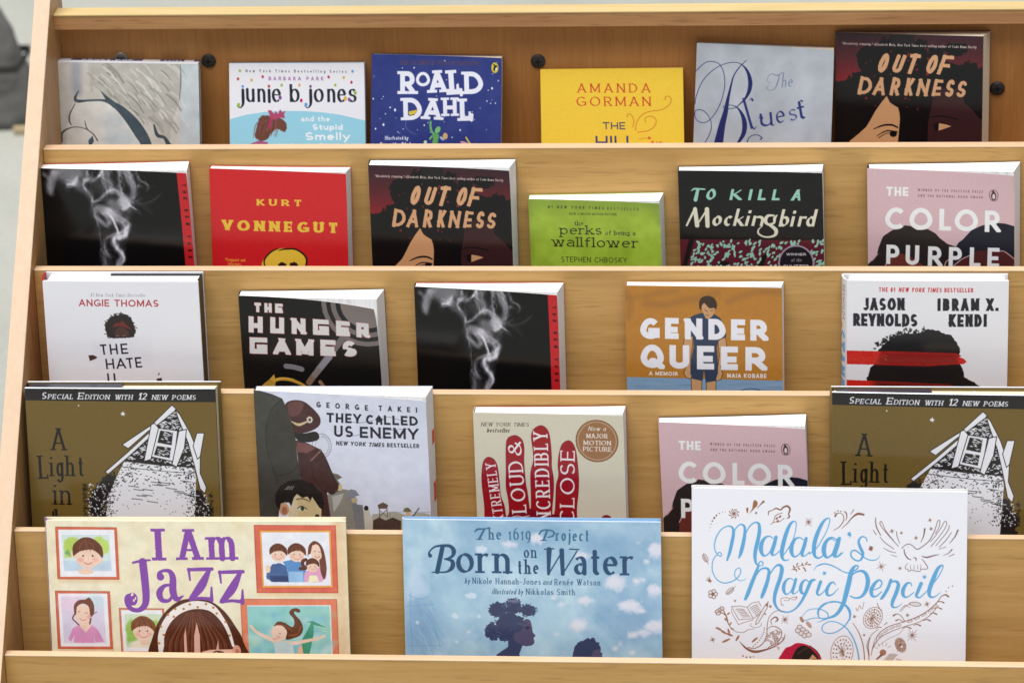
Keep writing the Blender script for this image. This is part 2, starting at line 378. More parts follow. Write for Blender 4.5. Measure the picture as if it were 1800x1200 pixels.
GLY = {
 'A': (.72, [[(0, 0), (.36, 1)], [(.36, 1), (.72, 0)], [(.13, .32), (.59, .32)]]),
 'B': (.56, [[(0, 0), (0, 1)], [(0, 1), (.26, 1)]+arc(.26, .765, .25, .235, 90, -90)+[(0, .53)], [(0, .53), (.3, .53)]+arc(.3, .265, .26, .265, 90, -90)+[(0, 0)]]),
 'C': (.7, [arc(.42, .5, .42, .5, 48, 312)]),
 'D': (.66, [[(0, 0), (0, 1)], [(0, 1), (.22, 1)]+arc(.22, .5, .44, .5, 90, -90)+[(0, 0)]]),
 'E': (.48, [[(0, 0), (0, 1)], [(0, 1), (.48, 1)], [(0, .52), (.42, .52)], [(0, 0), (.48, 0)]]),
 'F': (.46, [[(0, 0), (0, 1)], [(0, 1), (.46, 1)], [(0, .5), (.4, .5)]]),
 'G': (.76, [arc(.42, .5, .42, .5, 48, 325), [(.76, .1), (.76, .44)], [(.46, .44), (.76, .44)]]),
 'Gq': (.6, [[(0, 1), (.6, 1)], [(0, 0), (0, 1)], [(0, 0), (.6, 0)], [(.6, 0), (.6, .5)], [(.34, .5), (.6, .5)]]),
 'Uq': (.6, [[(0, 1), (0, 0)], [(0, 0), (.6, 0)], [(.6, 0), (.6, 1)]]),
 'Rq': (.58, [[(0, 0), (0, 1)], [(0, 1), (.56, 1)], [(.56, 1), (.56, .5)], [(0, .46), (.56, .46)], [(.26, .46), (.58, 0)]]),
 'H': (.62, [[(0, 0), (0, 1)], [(.62, 0), (.62, 1)], [(0, .52), (.62, .52)]]),
 'I': (.0, [[(0, 0), (0, 1)]]),
 'J': (.36, [[(.36, 1), (.36, .24)]+arc(.16, .22, .2, .22, 0, -160)]),
 'K': (.58, [[(0, 0), (0, 1)], [(.54, 1), (0, .4)], [(.18, .58), (.58, 0)]]),
 'L': (.46, [[(0, 0), (0, 1)], [(0, 0), (.46, 0)]]),
 'M': (.8, [[(0, 0), (0, 1)], [(0, 1), (.4, .12)], [(.4, .12), (.8, 1)], [(.8, 1), (.8, 0)]]),
 'N': (.64, [[(0, 0), (0, 1)], [(0, 1), (.64, 0)], [(.64, 0), (.64, 1)]]),
 'O': (.84, [arc(.42, .5, .42, .5, 90, 450)]),
 'P': (.54, [[(0, 0), (0, 1)], [(0, 1), (.28, 1)]+arc(.28, .74, .26, .26, 90, -90)+[(0, .48)]]),
 'Q': (.84, [arc(.42, .5, .42, .5, 90, 450), [(.5, .28), (.84, -.04)]]),
 'R': (.58, [[(0, 0), (0, 1)], [(0, 1), (.28, 1)]+arc(.28, .745, .26, .255, 90, -90)+[(0, .49)], [(.26, .49), (.58, 0)]]),
 'S': (.54, [arc(.27, .75, .25, .25, 35, 270)+arc(.27, .25, .27, .25, 90, -150)]),
 'T': (.6, [[(0, 1), (.6, 1)], [(.3, 1), (.3, 0)]]),
 'U': (.6, [[(0, 1), (0, .3)]+arc(.3, .3, .3, .3, 180, 360)+[(.6, 1)]]),
 'V': (.68, [[(0, 1), (.34, 0)], [(.34, 0), (.68, 1)]]),
 'W': (1.0, [[(0, 1), (.26, 0)], [(.26, 0), (.5, 1)], [(.5, 1), (.74, 0)], [(.74, 0), (1, 1)]]),
 'X': (.64, [[(0, 1), (.64, 0)], [(0, 0), (.64, 1)]]),
 'Y': (.64, [[(0, 1), (.32, .46)], [(.64, 1), (.32, .46)], [(.32, .46), (.32, 0)]]),
 'Z': (.58, [[(0, 1), (.58, 1)], [(.58, 1), (0, 0)], [(0, 0), (.58, 0)]]),
 'a': (.42, [arc(.2, .46, .2, .2, 150, 20)+[(.42, .4), (.42, 0)], arc(.2, .19, .2, .19, 60, 330)]),
 'a.': (.44, [arc(.22, .33, .22, .33, 40, 330), [(.44, .66), (.44, 0)]]),
 'b': (.46, [[(0, 1), (0, 0)], arc(.23, .33, .23, .33, 180, -180)]),
 'c': (.4, [arc(.24, .33, .24, .33, 50, 310)]),
 'd': (.46, [[(.46, 1), (.46, 0)], arc(.23, .33, .23, .33, 0, 360)]),
 'e': (.46, [[(.01, .36), (.45, .36)], arc(.23, .33, .23, .33, 8, 312)]),
 'f': (.3, [arc(.26, .82, .14, .18, 50, 180)+[(.12, 0)], [(0, .66), (.3, .66)]]),
 'g': (.46, [arc(.22, .33, .22, .33, 0, 360), [(.46, .66), (.46, -.08)]+arc(.23, -.08, .23, .22, 0, -150)]),
 'h': (.44, [[(0, 1), (0, 0)], arc(.22, .42, .22, .24, 170, 0)+[(.44, 0)]]),
 'i': (.0, [[(0, .66), (0, 0)], [(0, .9), (0, .93)]]),
 'j': (.12, [[(.12, .66), (.12, -.1)]+arc(-.04, -.1, .16, .2, 0, -110), [(.12, .9), (.12, .93)]]),
 'k': (.44, [[(0, 1), (0, 0)], [(.4, .66), (0, .26)], [(.14, .4), (.44, 0)]]),
 'l': (.0, [[(0, 1), (0, 0)]]),
 'm': (.72, [[(0, .66), (0, 0)], arc(.18, .42, .18, .24, 170, 0)+[(.36, 0)], arc(.54, .42, .18, .24, 180, 0)+[(.72, 0)]]),
 'n': (.44, [[(0, .66), (0, 0)], arc(.22, .42, .22, .24, 170, 0)+[(.44, 0)]]),
 'o': (.48, [arc(.24, .33, .24, .33, 90, 450)]),
 'p': (.46, [[(0, .66), (0, -.3)], arc(.23, .33, .23, .33, 180, -180)]),
 'q': (.46, [[(.46, .66), (.46, -.3)], arc(.23, .33, .23, .33, 0, 360)]),
 'r': (.28, [[(0, .66), (0, 0)], arc(.22, .42, .22, .24, 170, 60)]),
 's': (.36, [arc(.18, .5, .17, .16, 35, 270)+arc(.18, .165, .18, .165, 90, -150)]),
 't': (.28, [[(.12, .88), (.12, .16)]+arc(.26, .16, .14, .16, 180, 300), [(0, .66), (.28, .66)]]),
 'u': (.44, [[(0, .66), (0, .24)]+arc(.22, .24, .22, .24, 180, 360), [(.44, .66), (.44, 0)]]),
 'v': (.46, [[(0, .66), (.23, 0)], [(.23, 0), (.46, .66)]]),
 'w': (.7, [[(0, .66), (.18, 0)], [(.18, 0), (.35, .66)], [(.35, .66), (.52, 0)], [(.52, 0), (.7, .66)]]),
 'x': (.44, [[(0, .66), (.44, 0)], [(0, 0), (.44, .66)]]),
 'y': (.46, [[(0, .66), (.23, 0)], [(.46, .66), (.1, -.3)]]),
 'z': (.42, [[(0, .66), (.42, .66)], [(.42, .66), (0, 0)], [(0, 0), (.42, 0)]]),
 '1': (.2, [[(.2, 0), (.2, 1)], [(.2, 1), (0, .8)]]),
 '2': (.52, [arc(.26, .74, .26, .26, 165, -30)+[(.0, 0)], [(0, 0), (.52, 0)]]),
 '6': (.52, [arc(.26, .32, .26, .32, 90, 450), arc(.5, .42, .5, .58, 180, 100)]),
 '9': (.52, [arc(.26, .68, .26, .32, 90, 450), arc(.02, .58, .5, .58, 0, -80)]),
 '&': (.7, [arc(.3, .8, .17, .2, -40, 220)+[(.6, .12), (.68, .0)], [(.42, .67), (.22, .52)]+arc(.26, .25, .26, .25, 110, 330)+[(.62, .45)]]),
 '#': (.5, [[(.14, 0), (.24, 1)], [(.34, 0), (.44, 1)], [(.02, .66), (.5, .66)], [(0, .34), (.48, .34)]]),
 "'": (.0, [[(0, 1), (0, .76)]]), '"': (.14, [[(0, 1), (0, .78)], [(.14, 1), (.14, .78)]]),
 ',': (.06, [[(.06, .02), (0, -.14)]]), '.': (.0, [[(0, 0), (0, .02)]]), '-': (.3, [[(0, .38), (.3, .38)]]), '_': (.7, [[(0, .4), (.7, .4)]]),
 '\u00e9': (.46, [[(.01, .36), (.45, .36)], arc(.23, .33, .23, .33, 8, 312), [(.18, .82), (.34, .98)]]),
}
# ---------------------------------------------------------------- what is printed on each cover
WHT = (234, 234, 238)
def art_tango(a):
    a.fill((210, 207, 198)); a.z(0, 0, 4)
    a.rect(1268, 380, 1500, 1500, (203, 212, 214))
    a.poly([(640, 440), (1270, 440), (1266, 700), (1236, 790), (1215, 850), (1190, 1020), (1080, 870), (960, 800), (840, 720), (700, 640), (650, 600)], (190, 188, 178), rough=8)
    for i in range(110):
        x, y = a.rng.uniform(600, 1230), a.rng.uniform(440, 860)
        if y-440 > (x-560)*.75+60: continue
        l = a.rng.uniform(40, 130); g = a.rng.choice([128, 150, 222, 228])
        a.stroke([(x, y), (x+l*.55, y+l*.45), (x+l, y+l*1.1)], (g, g, g-8), w=a.rng.uniform(3, 16), a=.62, soft=5)
    a.stroke([(540, 440), (535, 540), (545, 640)], (150, 158, 178), w=70, a=.6, soft=40)
    a.stroke([(630, 440), (640, 560), (650, 640)], (180, 180, 175), w=20, a=.6, soft=14)
    a.poly([(535, 720), (640, 712), (760, 728), (880, 820), (960, 930), (985, 1010), (1010, 1300), (470, 1300), (470, 1000), (490, 800)], (228, 227, 220), smooth=True, rough=4)
    a.ell(800, 860, 90, 60, (190, 202, 208), .6, soft=70); a.ell(850, 980, 110, 60, (188, 202, 212), .7, soft=70)
    a.stroke([(555, 640, 6), (530, 690, 20), (550, 712, 24), (620, 708, 14), (700, 705, 14), (760, 715, 24), (840, 760, 50), (920, 840, 74), (985, 930, 84), (1030, 1010, 74), (1070, 1150, 60)], (72, 88, 98))
    a.poly([(705, 635), (760, 680), (840, 740), (800, 760), (750, 710)], (72, 88, 98))
    a.stroke([(530, 730, 6), (495, 800, 10), (490, 850, 12), (505, 880, 6)], (96, 92, 80))
    a.stroke([(440, 1000, 10), (445, 930, 14), (520, 895, 6), (600, 905, 6), (660, 945, 8), (690, 990, 8)], (84, 84, 76))
    a.stroke([(600, 850, 5), (612, 900, 8), (640, 930, 6)], (100, 98, 88))
    a.poly([(625, 985), (655, 955), (665, 990), (650, 1020), (630, 1020)], (80, 100, 108), rough=3)
    a.stroke([(1085, 880, 12), (1110, 950, 26), (1160, 970, 22), (1200, 1040, 40)], (70, 82, 92))
    a.stroke([(1268, 460, 4), (1272, 560, 9), (1264, 700, 6)], (120, 128, 130)); a.grain(13, 26, 5); a.grain(5, 3, 2)
def art_tangospine(a):
    a.fill((226, 228, 232))
    h = a.h/PPM; W = a.w/PPM
    def R(u0, u1, c): a.im[:int(.66*a.h), int(u0*a.w):int(u1*a.w)] = np.asarray(c)/255.
    R(.13, .615, (66, 76, 128)); R(.735, .9, (66, 76, 128)); R(.965, 1, (66, 76, 128)); R(0, .03, (70, 78, 128))
    a.z(0, 0, 1)
    q = [(0, 0), (W, 0), (W, h), (0, h)]
    a.M = homog(q, [(0, 0), (a.w, 0), (a.w, a.h), (0, a.h)]); a.k = PPM
    a.t('and tango', W*.55, h*.3, W*.2, h*.3, h*.42, (235, 235, 240), w=.2)
    a.t('three', W*.88, h*.32, W*.76, h*.32, h*.36, (225, 225, 232), w=.18)
def art_junie(a):
    a.fill(WHT); a.z(380, 60, 6)
    a.poly([(100, 898), (138, 893), (300, 850), (500, 820), (700, 808), (900, 810), (1100, 822), (1300, 850), (1600, 920), (1600, 2600), (100, 2600)], (152, 208, 226))
    G, R, Y, M_, B, P = (150, 185, 60), (185, 45, 45), (222, 172, 60), (185, 35, 95), (95, 155, 215), (110, 55, 125)
    # a plain tuft of hair under a ribbon
    a.poly([(440, 880), (520, 855), (650, 880), (715, 930), (728, 985), (700, 1030), (620, 1000), (560, 1050), (520, 1105), (450, 1130), (385, 1085), (405, 1000)], (112, 68, 55), smooth=True, rough=10)
    for i in range(26):
        x = a.rng.uniform(420, 690); a.stroke([(x*.4+340, 880+a.rng.uniform(0, 40)), (x-30, 950), (x-60, 1050+a.rng.uniform(-40, 40))], (160, 105, 85) if i % 2 else (78, 44, 38), w=7, a=.5, soft=6)
    a.poly([(530, 805), (560, 800), (600, 840), (610, 810), (640, 840), (660, 790), (680, 820), (720, 810), (700, 850), (715, 885), (660, 880), (610, 900), (560, 890), (545, 850)], (178, 72, 105), rough=6)
    a.stroke([(560, 900), (545, 980)], (165, 55, 90), w=34); a.poly([(320, 1162), (420, 1125), (520, 1140), (530, 1300), (300, 1300)], (165, 85, 130))
    for x, y, c in [(248, 388, G), (225, 473, R), (367, 485, Y), (487, 450, M_), (272, 552, B), (550, 550, R), (685, 538, G), (873, 537, Y), (990, 550, P), (1185, 450, M_), (1345, 455, Y), (1440, 388, B), (1425, 505, R), (1253, 535, G)]: a.ell(x, y, 13, 16, c)
    a.t('New York Times Bestselling Series', 308, 403, 1375, 405, 30, (72, 72, 78), w=.15, wd=.8)
    a.t('BARBARA PARK', 550, 488, 1130, 488, 40, (150, 88, 150), w=.17, wd=.85)
    s = dict(w=.15, thin=.3, nib=12, xh=.74, a=1)
    def W_(tx, x0, x1): a.t(tx, x0, 715, x1, 715, 188, (30, 33, 44), **s)
    D = (30, 33, 44)
    for x in (272, 990):
        a.stroke([(x, 588, 30), (x, 690, 32), (x-4, 740, 24), (x-26, 772, 12), (x-50, 772, 8), (x-62, 755, 14)], D)
    W_('u', 305, 395); W_('n', 425, 510); a.stroke([(550, 590, 30), (550, 712, 30)], D); W_('e', 578, 676); W_('b', 768, 872)
    W_('o', 1022, 1128); W_('n', 1165, 1250); W_('e', 1270, 1365); W_('s', 1390, 1475)
    for x, y, c, r in [(222, 748, G, 20), (665, 668, (130, 75, 150), 20), (1355, 678, Y, 20), (1396, 688, (130, 75, 150), 18), (1463, 616, G, 18), (937, 745, B, 20), (888, 698, M_, 17)]: a.ell(x, y, r*.85, r*1.2, c)
    a.t('and the', 880, 920, 1185, 920, 56, (236, 240, 242), w=.2)
    a.t('Stupid', 1000, 1010, 1320, 1010, 62, (240, 242, 245), w=.22)
    a.t('Smelly', 922, 1118, 1395, 1118, 84, (240, 242, 245), w=.2)
    a.t('Bus', 1070, 1232, 1245, 1232, 78, (240, 242, 245), w=.22)
def art_roald(a):
    a.fill((48, 58, 122)); a.z(630, 60, 6); a.grain(7, 30, 3)
    for i in range(75):
        x, y = a.rng.uniform(150, 1500), a.rng.uniform(240, 2000)
        a.ell(x, y, a.rng.uniform(3, 7), a.rng.uniform(4, 8), (215, 220, 240))
    for x, y, r in [(385, 800, 13), (262, 955, 12), (1410, 570, 11), (333, 773, 8), (588, 355, 8), (178, 998, 9), (155, 682, 8), (1445, 727, 7), (693, 960, 8), (1072, 1012, 9)]: a.ell(x, y, r*.8, r*1.2, (232, 236, 246))
    a.t('THE SCENTED PEACH EDITION', 430, 325, 1265, 325, 44, (100, 66, 64), w=.17, thin=.4, ser=.08)
    a.ell(1442, 348, 38, 58, (205, 180, 45)); a.ell(1440, 345, 29, 46, (225, 200, 60)); a.ell(1446, 352, 20, 34, (30, 40, 40), rot=20); a.ell(1455, 362, 9, 22, (225, 225, 215), rot=20); a.ell(1434, 318, 9, 10, (30, 40, 40))
    s = dict(w=.21, ser=.1, st=.62)
    C = (228, 230, 240)
    for ch, x0, y0, x1, y1, h in [('R', 440, 632, 600, 632, 240), ('O', 607, 552, 757, 550, 152), ('A', 752, 620, 932, 610, 235), ('L', 962, 640, 1080, 632, 260), ('D', 1118, 632, 1318, 628, 238),
                                  ('D', 475, 908, 672, 903, 235), ('A', 682, 895, 868, 905, 225), ('H', 895, 865, 1038, 862, 195), ('L', 1072, 915, 1200, 912, 235)]:
        a.t(ch, x0, y0, x1, y1, h, C, **s)
    a.stroke([(1085, 640), (1080, 585)], C, w=34, smooth=False); a.stroke([(1192, 905), (1196, 850)], C, w=34, smooth=False)
    a.poly([(530, 815), (630, 795), (590, 845), (535, 858)], (215, 190, 50)); a.stroke([(535, 860), (590, 848)], (60, 60, 50), w=8)
    # a sprig of leaves where the small figures stand
    a.stroke([(790, 1180), (800, 1080), (762, 1000), (760, 925)], (105, 170, 95), w=22); a.ell(835, 1010, 40, 26, (115, 185, 110), rot=-60); a.poly([(800, 1040), (850, 1060), (830, 1180), (770, 1180)], (95, 160, 90))
    a.ell(765, 1090, 30, 12, (105, 170, 95), rot=-50); a.ell(880, 1100, 30, 14, (150, 175, 200), rot=40); a.ell(915, 1075, 26, 34, (205, 165, 110)); a.ell(705, 1140, 18, 20, (190, 215, 190)); a.ell(1120, 1150, 50, 14, (205, 150, 170), rot=20); a.stroke([(1135, 1090), (1165, 1140), (1195, 1175)], (205, 190, 80), w=16)
    a.stroke([(500, 915), (500, 980), (545, 1030), (600, 1055)], (110, 120, 170), w=5)
    a.t('Illustrated by', 278, 1115, 525, 1115, 40, (205, 210, 228), w=.2)
    a.t('Quentin Blake', 220, 1186, 592, 1186, 46, (215, 220, 235), w=.2)
def art_hill(a):
    a.fill((236, 198, 58)); a.z(920, 90, 6); a.grain(3, 3)
    s = dict(w=.135, thin=.45, nib=15, ser=.08, st=.5)
    C = (192, 58, 32)
    a.t('AMANDA', 562, 437, 1330, 437, 94, C, tr=.5, **s); a.t('GORMAN', 548, 578, 1330, 578, 96, C, tr=.44, **s)
    a.t('THE', 815, 825, 1053, 825, 76, (54, 56, 100), w=.15); a.t('HILL', 735, 1028, 1160, 1028, 134, (54, 54, 112), w=.15)
    O = (206, 122, 40)
    a.stroke([(1160, 830), (1180, 740), (1240, 670), (1320, 635), (1450, 615), (1530, 560), (1548, 510), (1525, 478), (1488, 482), (1485, 512)], O, w=9)
    a.stroke([(1180, 855), (1230, 850), (1300, 838), (1365, 790), (1382, 730), (1345, 690), (1295, 690), (1265, 715), (1270, 750)], O, w=9)
    a.stroke([(1135, 802), (1145, 740), (1130, 685), (1102, 662), (1080, 672), (1078, 695)], O, w=9)
    a.stroke([(1190, 935), (1230, 922), (1300, 915)], O, w=6)
    for x, y in [(1298, 915), (1330, 960), (1380, 970), (1415, 968)]: a.stroke([(x-6, y+12), (x+3, y-12), (x+10, y+12), (x+22, y-4)], (200, 60, 40), w=8)
def art_bluest(a):
    a.fill((171, 176, 182)); a.z(1190, 50, 5.713)
    n = fbm(a.h, a.w, 60, a.rng, 3); a.im += ((n-.5)*.12)[..., None]
    a.stroke([(430, 150), (440, 300), (420, 420)], (190, 196, 202), w=70, a=.3, soft=70); a.stroke([(1250, 200), (1270, 600), (1180, 1100)], (192, 199, 208), w=120, a=.35, soft=110)
    N = (36, 40, 92); N2 = (62, 66, 112)
    a.stroke([(245, 1165), (310, 1050), (324, 960), (300, 880), (240, 822), (175, 822), (160, 870), (180, 920), (230, 945), (300, 925), (380, 830), (440, 700), (470, 560), (460, 440), (420, 360), (350, 332), (270, 350), (170, 440)], N2, w=8)
    a.stroke([(165, 760, 7), (180, 680, 7), (240, 540, 7), (340, 430, 7), (450, 365, 6), (560, 340, 6), (640, 360, 8), (700, 430, 26), (726, 530, 42), (715, 620, 38), (675, 700, 22), (620, 755, 10), (570, 795, 7), (500, 806, 6), (450, 797, 5), (462, 775, 5), (530, 770, 6), (590, 795, 12), (640, 870, 34), (660, 960, 48), (645, 1060, 42), (580, 1165, 20)], N)
    a.stroke([(690, 322, 6), (620, 390, 9), (560, 480, 12), (525, 600, 20), (495, 720, 32), (470, 840, 48), (430, 980, 66), (390, 1165, 92)], N)
    a.t('l', 722, 1010, 760, 1000, 320, (46, 52, 108), w=.085, thin=.35, nib=20)
    a.stroke([(742, 990, 14), (755, 1010, 10), (778, 985, 5)], (46, 52, 108)); a.stroke([(712, 722, 5), (735, 700, 10), (745, 720, 22)], (46, 52, 108))
    s = dict(thin=.3, nib=30, xh=.7, ital=True, sh=.1)
    a.t('u', 822, 992, 945, 970, 190, (46, 52, 108), w=.14, **s); a.t('e', 985, 958, 1075, 938, 172, (46, 52, 108), w=.12, **s)
    a.t('s', 1115, 932, 1195, 916, 165, (80, 88, 136), w=.12, **s); a.t('t', 1208, 918, 1278, 900, 205, (46, 52, 108), w=.14, **dict(s, xh=.62))
    a.stroke([(800, 905, 4), (826, 875, 10), (838, 900, 22)], (46, 52, 108)); a.stroke([(930, 950, 20), (945, 975, 10), (965, 960, 4)], (46, 52, 108)); a.stroke([(1212, 745, 5), (1232, 720, 8), (1245, 730, 18)], (46, 52, 108))
    L = (120, 130, 155)
    a.stroke([(1050, 440, 6), (1000, 470, 12), (940, 455, 8), (905, 490, 6), (900, 530, 6), (930, 545, 5)], L); a.stroke([(1022, 460, 10), (1005, 530, 14), (970, 605, 10), (915, 620, 6), (890, 595, 6), (905, 575, 5)], L)
    a.t('he', 1040, 592, 1150, 582, 150, L, w=.09, thin=.3, nib=30, xh=.5, sh=.2)
    a.stroke([(680, 1165, 10), (690, 1115, 10), (730, 1076, 9), (790, 1070, 9), (832, 1098, 12), (815, 1114, 12)], N2)
    a.stroke([(680, 1165), (700, 1230), (780, 1250)], N2, w=10)
def art_ood(a):
    a.z(630, 260, 5.453)
    y = np.linspace(0, 1, a.h)[:, None]; 
    top, bot = np.array([58, 32, 40])/255., np.array([186, 26, 36])/255.
    yy = np.clip(np.arange(a.h)/(a.h*.34), 0, 1)[:, None, None]
    a.im[:] = top+(bot-top)*yy**1.5
    K = (17, 15, 18)
    a.poly([(90, 632), (200, 615), (225, 585), (238, 560), (246, 600), (262, 540), (330, 530), (300, 450), (310, 380), (330, 310), (420, 290), (500, 300), (580, 310), (640, 330), (760, 320), (900, 300), (945, 330), (945, 400), (960, 330), (1040, 300), (1090, 330), (1110, 420), (1260, 470), (1300, 435), (1400, 460), (1420, 490), (1520, 497), (1520, 2600), (80, 2600)], K, rough=16, cell=30)
    for e in [(430, 380, 135, 85), (700, 235, 120, 75), (880, 270, 65, 45), (1205, 315, 105, 60), (1030, 325, 70, 40), (770, 420, 200, 140), (1330, 470, 70, 40), (560, 300, 80, 90)]: a.ell(*e, K, rough=26, cell=26)
    a.poly([(620, 100), (820, 100), (815, 260), (590, 300)], (33, 28, 32), rough=10, cell=20)
    for i in range(34):
        x, q = a.rng.choice([440, 520, 850, 770, 600, 970]), a.rng.choice([400, 440, 500, 560, 790, 870])
        a.ell(x+a.rng.normal()*22, q+a.rng.normal()*26, a.rng.uniform(4, 11), a.rng.uniform(4, 14), (165, 38, 48), .75, rough=6)
    a.poly([(1010, 790), (1030, 720), (1100, 690), (1280, 690), (1300, 820), (1380, 890), (1440, 960), (1520, 1020), (1520, 2600), (960, 2600), (975, 1000), (995, 880)], (58, 31, 33))
    a.poly([(1000, 690), (1290, 690), (1300, 760), (1010, 800)], (52, 28, 31), soft=20)
    T_ = (208, 154, 108)
    a.poly([(582, 762), (612, 822), (650, 850), (690, 872), (705, 920), (712, 980), (706, 1100), (700, 1200), (690, 2600), (200, 2600), (250, 1200), (330, 1130), (400, 1062), (440, 990), (480, 910), (530, 832)], T_)
    a.stroke([(470, 1083, 5), (510, 1062, 12), (570, 1042, 17), (640, 1040, 18), (692, 1062, 14)], K)
    a.stroke([(500, 1150, 5), (545, 1118, 9), (600, 1096, 12), (690, 1105, 12)], K); a.ell(655, 1125, 34, 30, K); a.stroke([(520, 1165), (580, 1125), (650, 1110)], K, w=7)
    a.stroke([(975, 967), (1040, 952), (1130, 955), (1240, 978)], (26, 22, 25), w=14); a.stroke([(1000, 1040), (1060, 1012), (1150, 1025)], (34, 22, 25), w=8)
    a.ell(1053, 1054, 26, 38, (24, 21, 24)); a.poly([(1074, 1018), (1140, 1030), (1192, 1046), (1130, 1070), (1072, 1090)], T_)
    C = (212, 162, 120); s = dict(w=.2, rnd=True, sh=.28, rough=2.4)
    for ch, x0, y0, x1, y1, h in [('O', 475, 540, 560, 542, 185), ('U', 610, 540, 700, 545, 178), ('T', 735, 545, 835, 548, 185), ('O', 920, 545, 1010, 548, 180), ('F', 1035, 548, 1140, 552, 178)]: a.t(ch, x0, y0, x1, y1, h, C, **s)
    s['sh'] = .16
    for ch, x0, y0, x1, y1, h in [('D', 308, 748, 430, 750, 165), ('A', 448, 752, 560, 753, 160), ('R', 605, 752, 690, 753, 165), ('K', 742, 752, 815, 752, 158), ('N', 850, 755, 955, 758, 155), ('E', 995, 755, 1075, 757, 155), ('S', 1112, 765, 1190, 766, 165), ('S', 1218, 768, 1302, 770, 158)]: a.t(ch, x0, y0, x1, y1, h, C, **s)
    a.t('"Absolutely stunning."_Elizabeth Wein, New York Times best-selling author of Code Name Verity', 155, 280, 1392, 306, 25, (222, 206, 196), w=.17, sh=.1)
def art_fahr(a):
    a.fill((13, 13, 14)); a.z(710, 480, 5.453)
    D = np.zeros((a.h, a.w))
    S = lambda p, al, so=20: a.stroke(p, None, a=al, soft=so, field=D)
    S([(780, 1200, 40), (795, 1110, 44), (815, 1050, 50), (842, 1010, 36), (832, 970, 30), (795, 925, 36), (765, 870, 36), (775, 815, 40), (850, 795, 70), (892, 735, 50), (885, 680, 64), (830, 635, 70), (770, 600, 60), (735, 560, 60)], .62, 26)
    S([(740, 605, 8), (790, 700, 12), (815, 790, 10), (835, 825, 18), (880, 790, 16), (905, 700, 10)], .8, 8)
    S([(775, 810, 10), (760, 860, 10), (790, 930, 16), (835, 970, 16), (850, 1020, 14), (838, 1062, 8)], .8, 8)
    S([(830, 760, 20), (750, 790, 22), (690, 830, 14), (672, 880, 18), (690, 950, 20), (720, 1010, 10)], .45, 14)
    S([(720, 700, 22), (735, 640, 40), (700, 560, 80), (640, 520, 50), (610, 560, 30), (640, 640, 36), (700, 690, 30)], .5, 26)
    S([(600, 470, 12), (660, 440, 14), (730, 370, 20), (800, 350, 22), (870, 420, 60), (900, 470, 90), (870, 530, 50)], .6, 22)
    S([(760, 480, 90), (800, 540, 100), (730, 560, 90)], .45, 60); S([(860, 470, 90), (900, 500, 60), (880, 550, 24)], .55, 30)
    S([(955, 450, 20), (965, 380, 30), (945, 300, 40), (925, 220, 60), (900, 150, 70)], .5, 30); S([(860, 380, 10), (850, 280, 14), (845, 160, 16)], .6, 12)
    S([(770, 360, 60), (740, 290, 80), (725, 220, 60), (760, 150, 60)], .45, 34); S([(720, 370, 8), (690, 270, 10), (700, 170, 14)], .6, 8)
    S([(980, 440, 12), (985, 340, 12), (960, 240, 20), (940, 160, 20)], .5, 12)
    S([(700, 160, 20), (640, 230, 16), (560, 250, 16), (515, 290, 14), (545, 340, 12), (585, 390, 10), (592, 460, 8)], .6, 10)
    S([(590, 460, 30), (540, 370, 50), (480, 320, 60), (430, 270, 80)], .3, 40); S([(585, 470, 6), (600, 580, 7), (625, 680, 8), (640, 800, 8), (648, 950, 10), (665, 1110, 16), (670, 1250, 20)], .45, 10)
    S([(340, 190, 150), (420, 220, 110), (470, 180, 90), (300, 170, 90)], .5, 70); S([(250, 180, 60), (220, 260, 70), (205, 340, 60), (208, 375, 30)], .55, 30); S([(370, 290, 40), (430, 280, 30), (460, 240, 20)], .7, 16); S([(150, 180, 30), (180, 220, 20)], .4, 20)
    S([(555, 170, 24), (560, 220, 14), (520, 250, 20)], .6, 14); S([(640, 300, 90), (680, 380, 60)], .18, 60); S([(690, 950, 50), (700, 1120, 90)], .2, 60); S([(930, 560, 40), (900, 640, 20)], .22, 30)
    S([(945, 515, 16), (985, 550, 8), (1030, 585, 3)], .6, 8); S([(960, 480, 22), (1040, 490, 12), (1120, 475, 10), (1180, 435, 8), (1225, 395, 3)], .3, 12); S([(1000, 470, 8), (1045, 430, 5)], .3, 6); S([(1050, 500, 6), (1100, 560, 8), (1145, 600, 4)], .22, 10); S([(1005, 180, 16), (1040, 260, 14), (1090, 290, 12), (1105, 330, 10), (1080, 372, 6)], .4, 10); S([(1010, 330, 8), (1030, 310, 14)], .5, 6)
    gy, gx = np.mgrid[0:a.h, 0:a.w]; V = np.zeros_like(D); Ed = np.zeros_like(D)
    for k in range(9):
        c_ = 46 if k % 3 else 26; am = (6+3.2*k) if k % 3 else 9
        wx, wy = (fbm(a.h, a.w, c_, a.rng, 3)-.5)*am*2.4, (fbm(a.h, a.w, c_*1.6, a.rng, 3)-.5)*am*2.4
        Dk = D[np.clip(gy+wy, 0, a.h-1).astype(int), np.clip(gx+wx, 0, a.w-1).astype(int)]
        qy, qx = np.gradient(Dk); V += Dk/9; Ed += np.hypot(qx, qy)/9
    b3 = lambda q: (q+np.roll(q, 1, 0)+np.roll(q, -1, 0)+np.roll(q, 1, 1)+np.roll(q, -1, 1))/5
    D = np.clip(b3(V)*.78+b3(b3(Ed))*5.2*(.25+V)+.16*D, 0, .97)
    a.im += D[..., None]*(np.array([226, 224, 232])/255.-a.im)
    a.poly([(1378, 100), (1470, 100), (1505, 1115), (1560, 2600), (1450, 2600), (1418, 1115)], (192, 36, 42)); a.poly([(1470, 100), (1700, 100), (1700, 2600), (1555, 2600), (1505, 1115)], (192, 36, 42))
    a.t('THE NEW YORK', 1424, 302, 1450, 1035, 36, (52, 16, 20), w=.24, wd=.6, sh=.12)
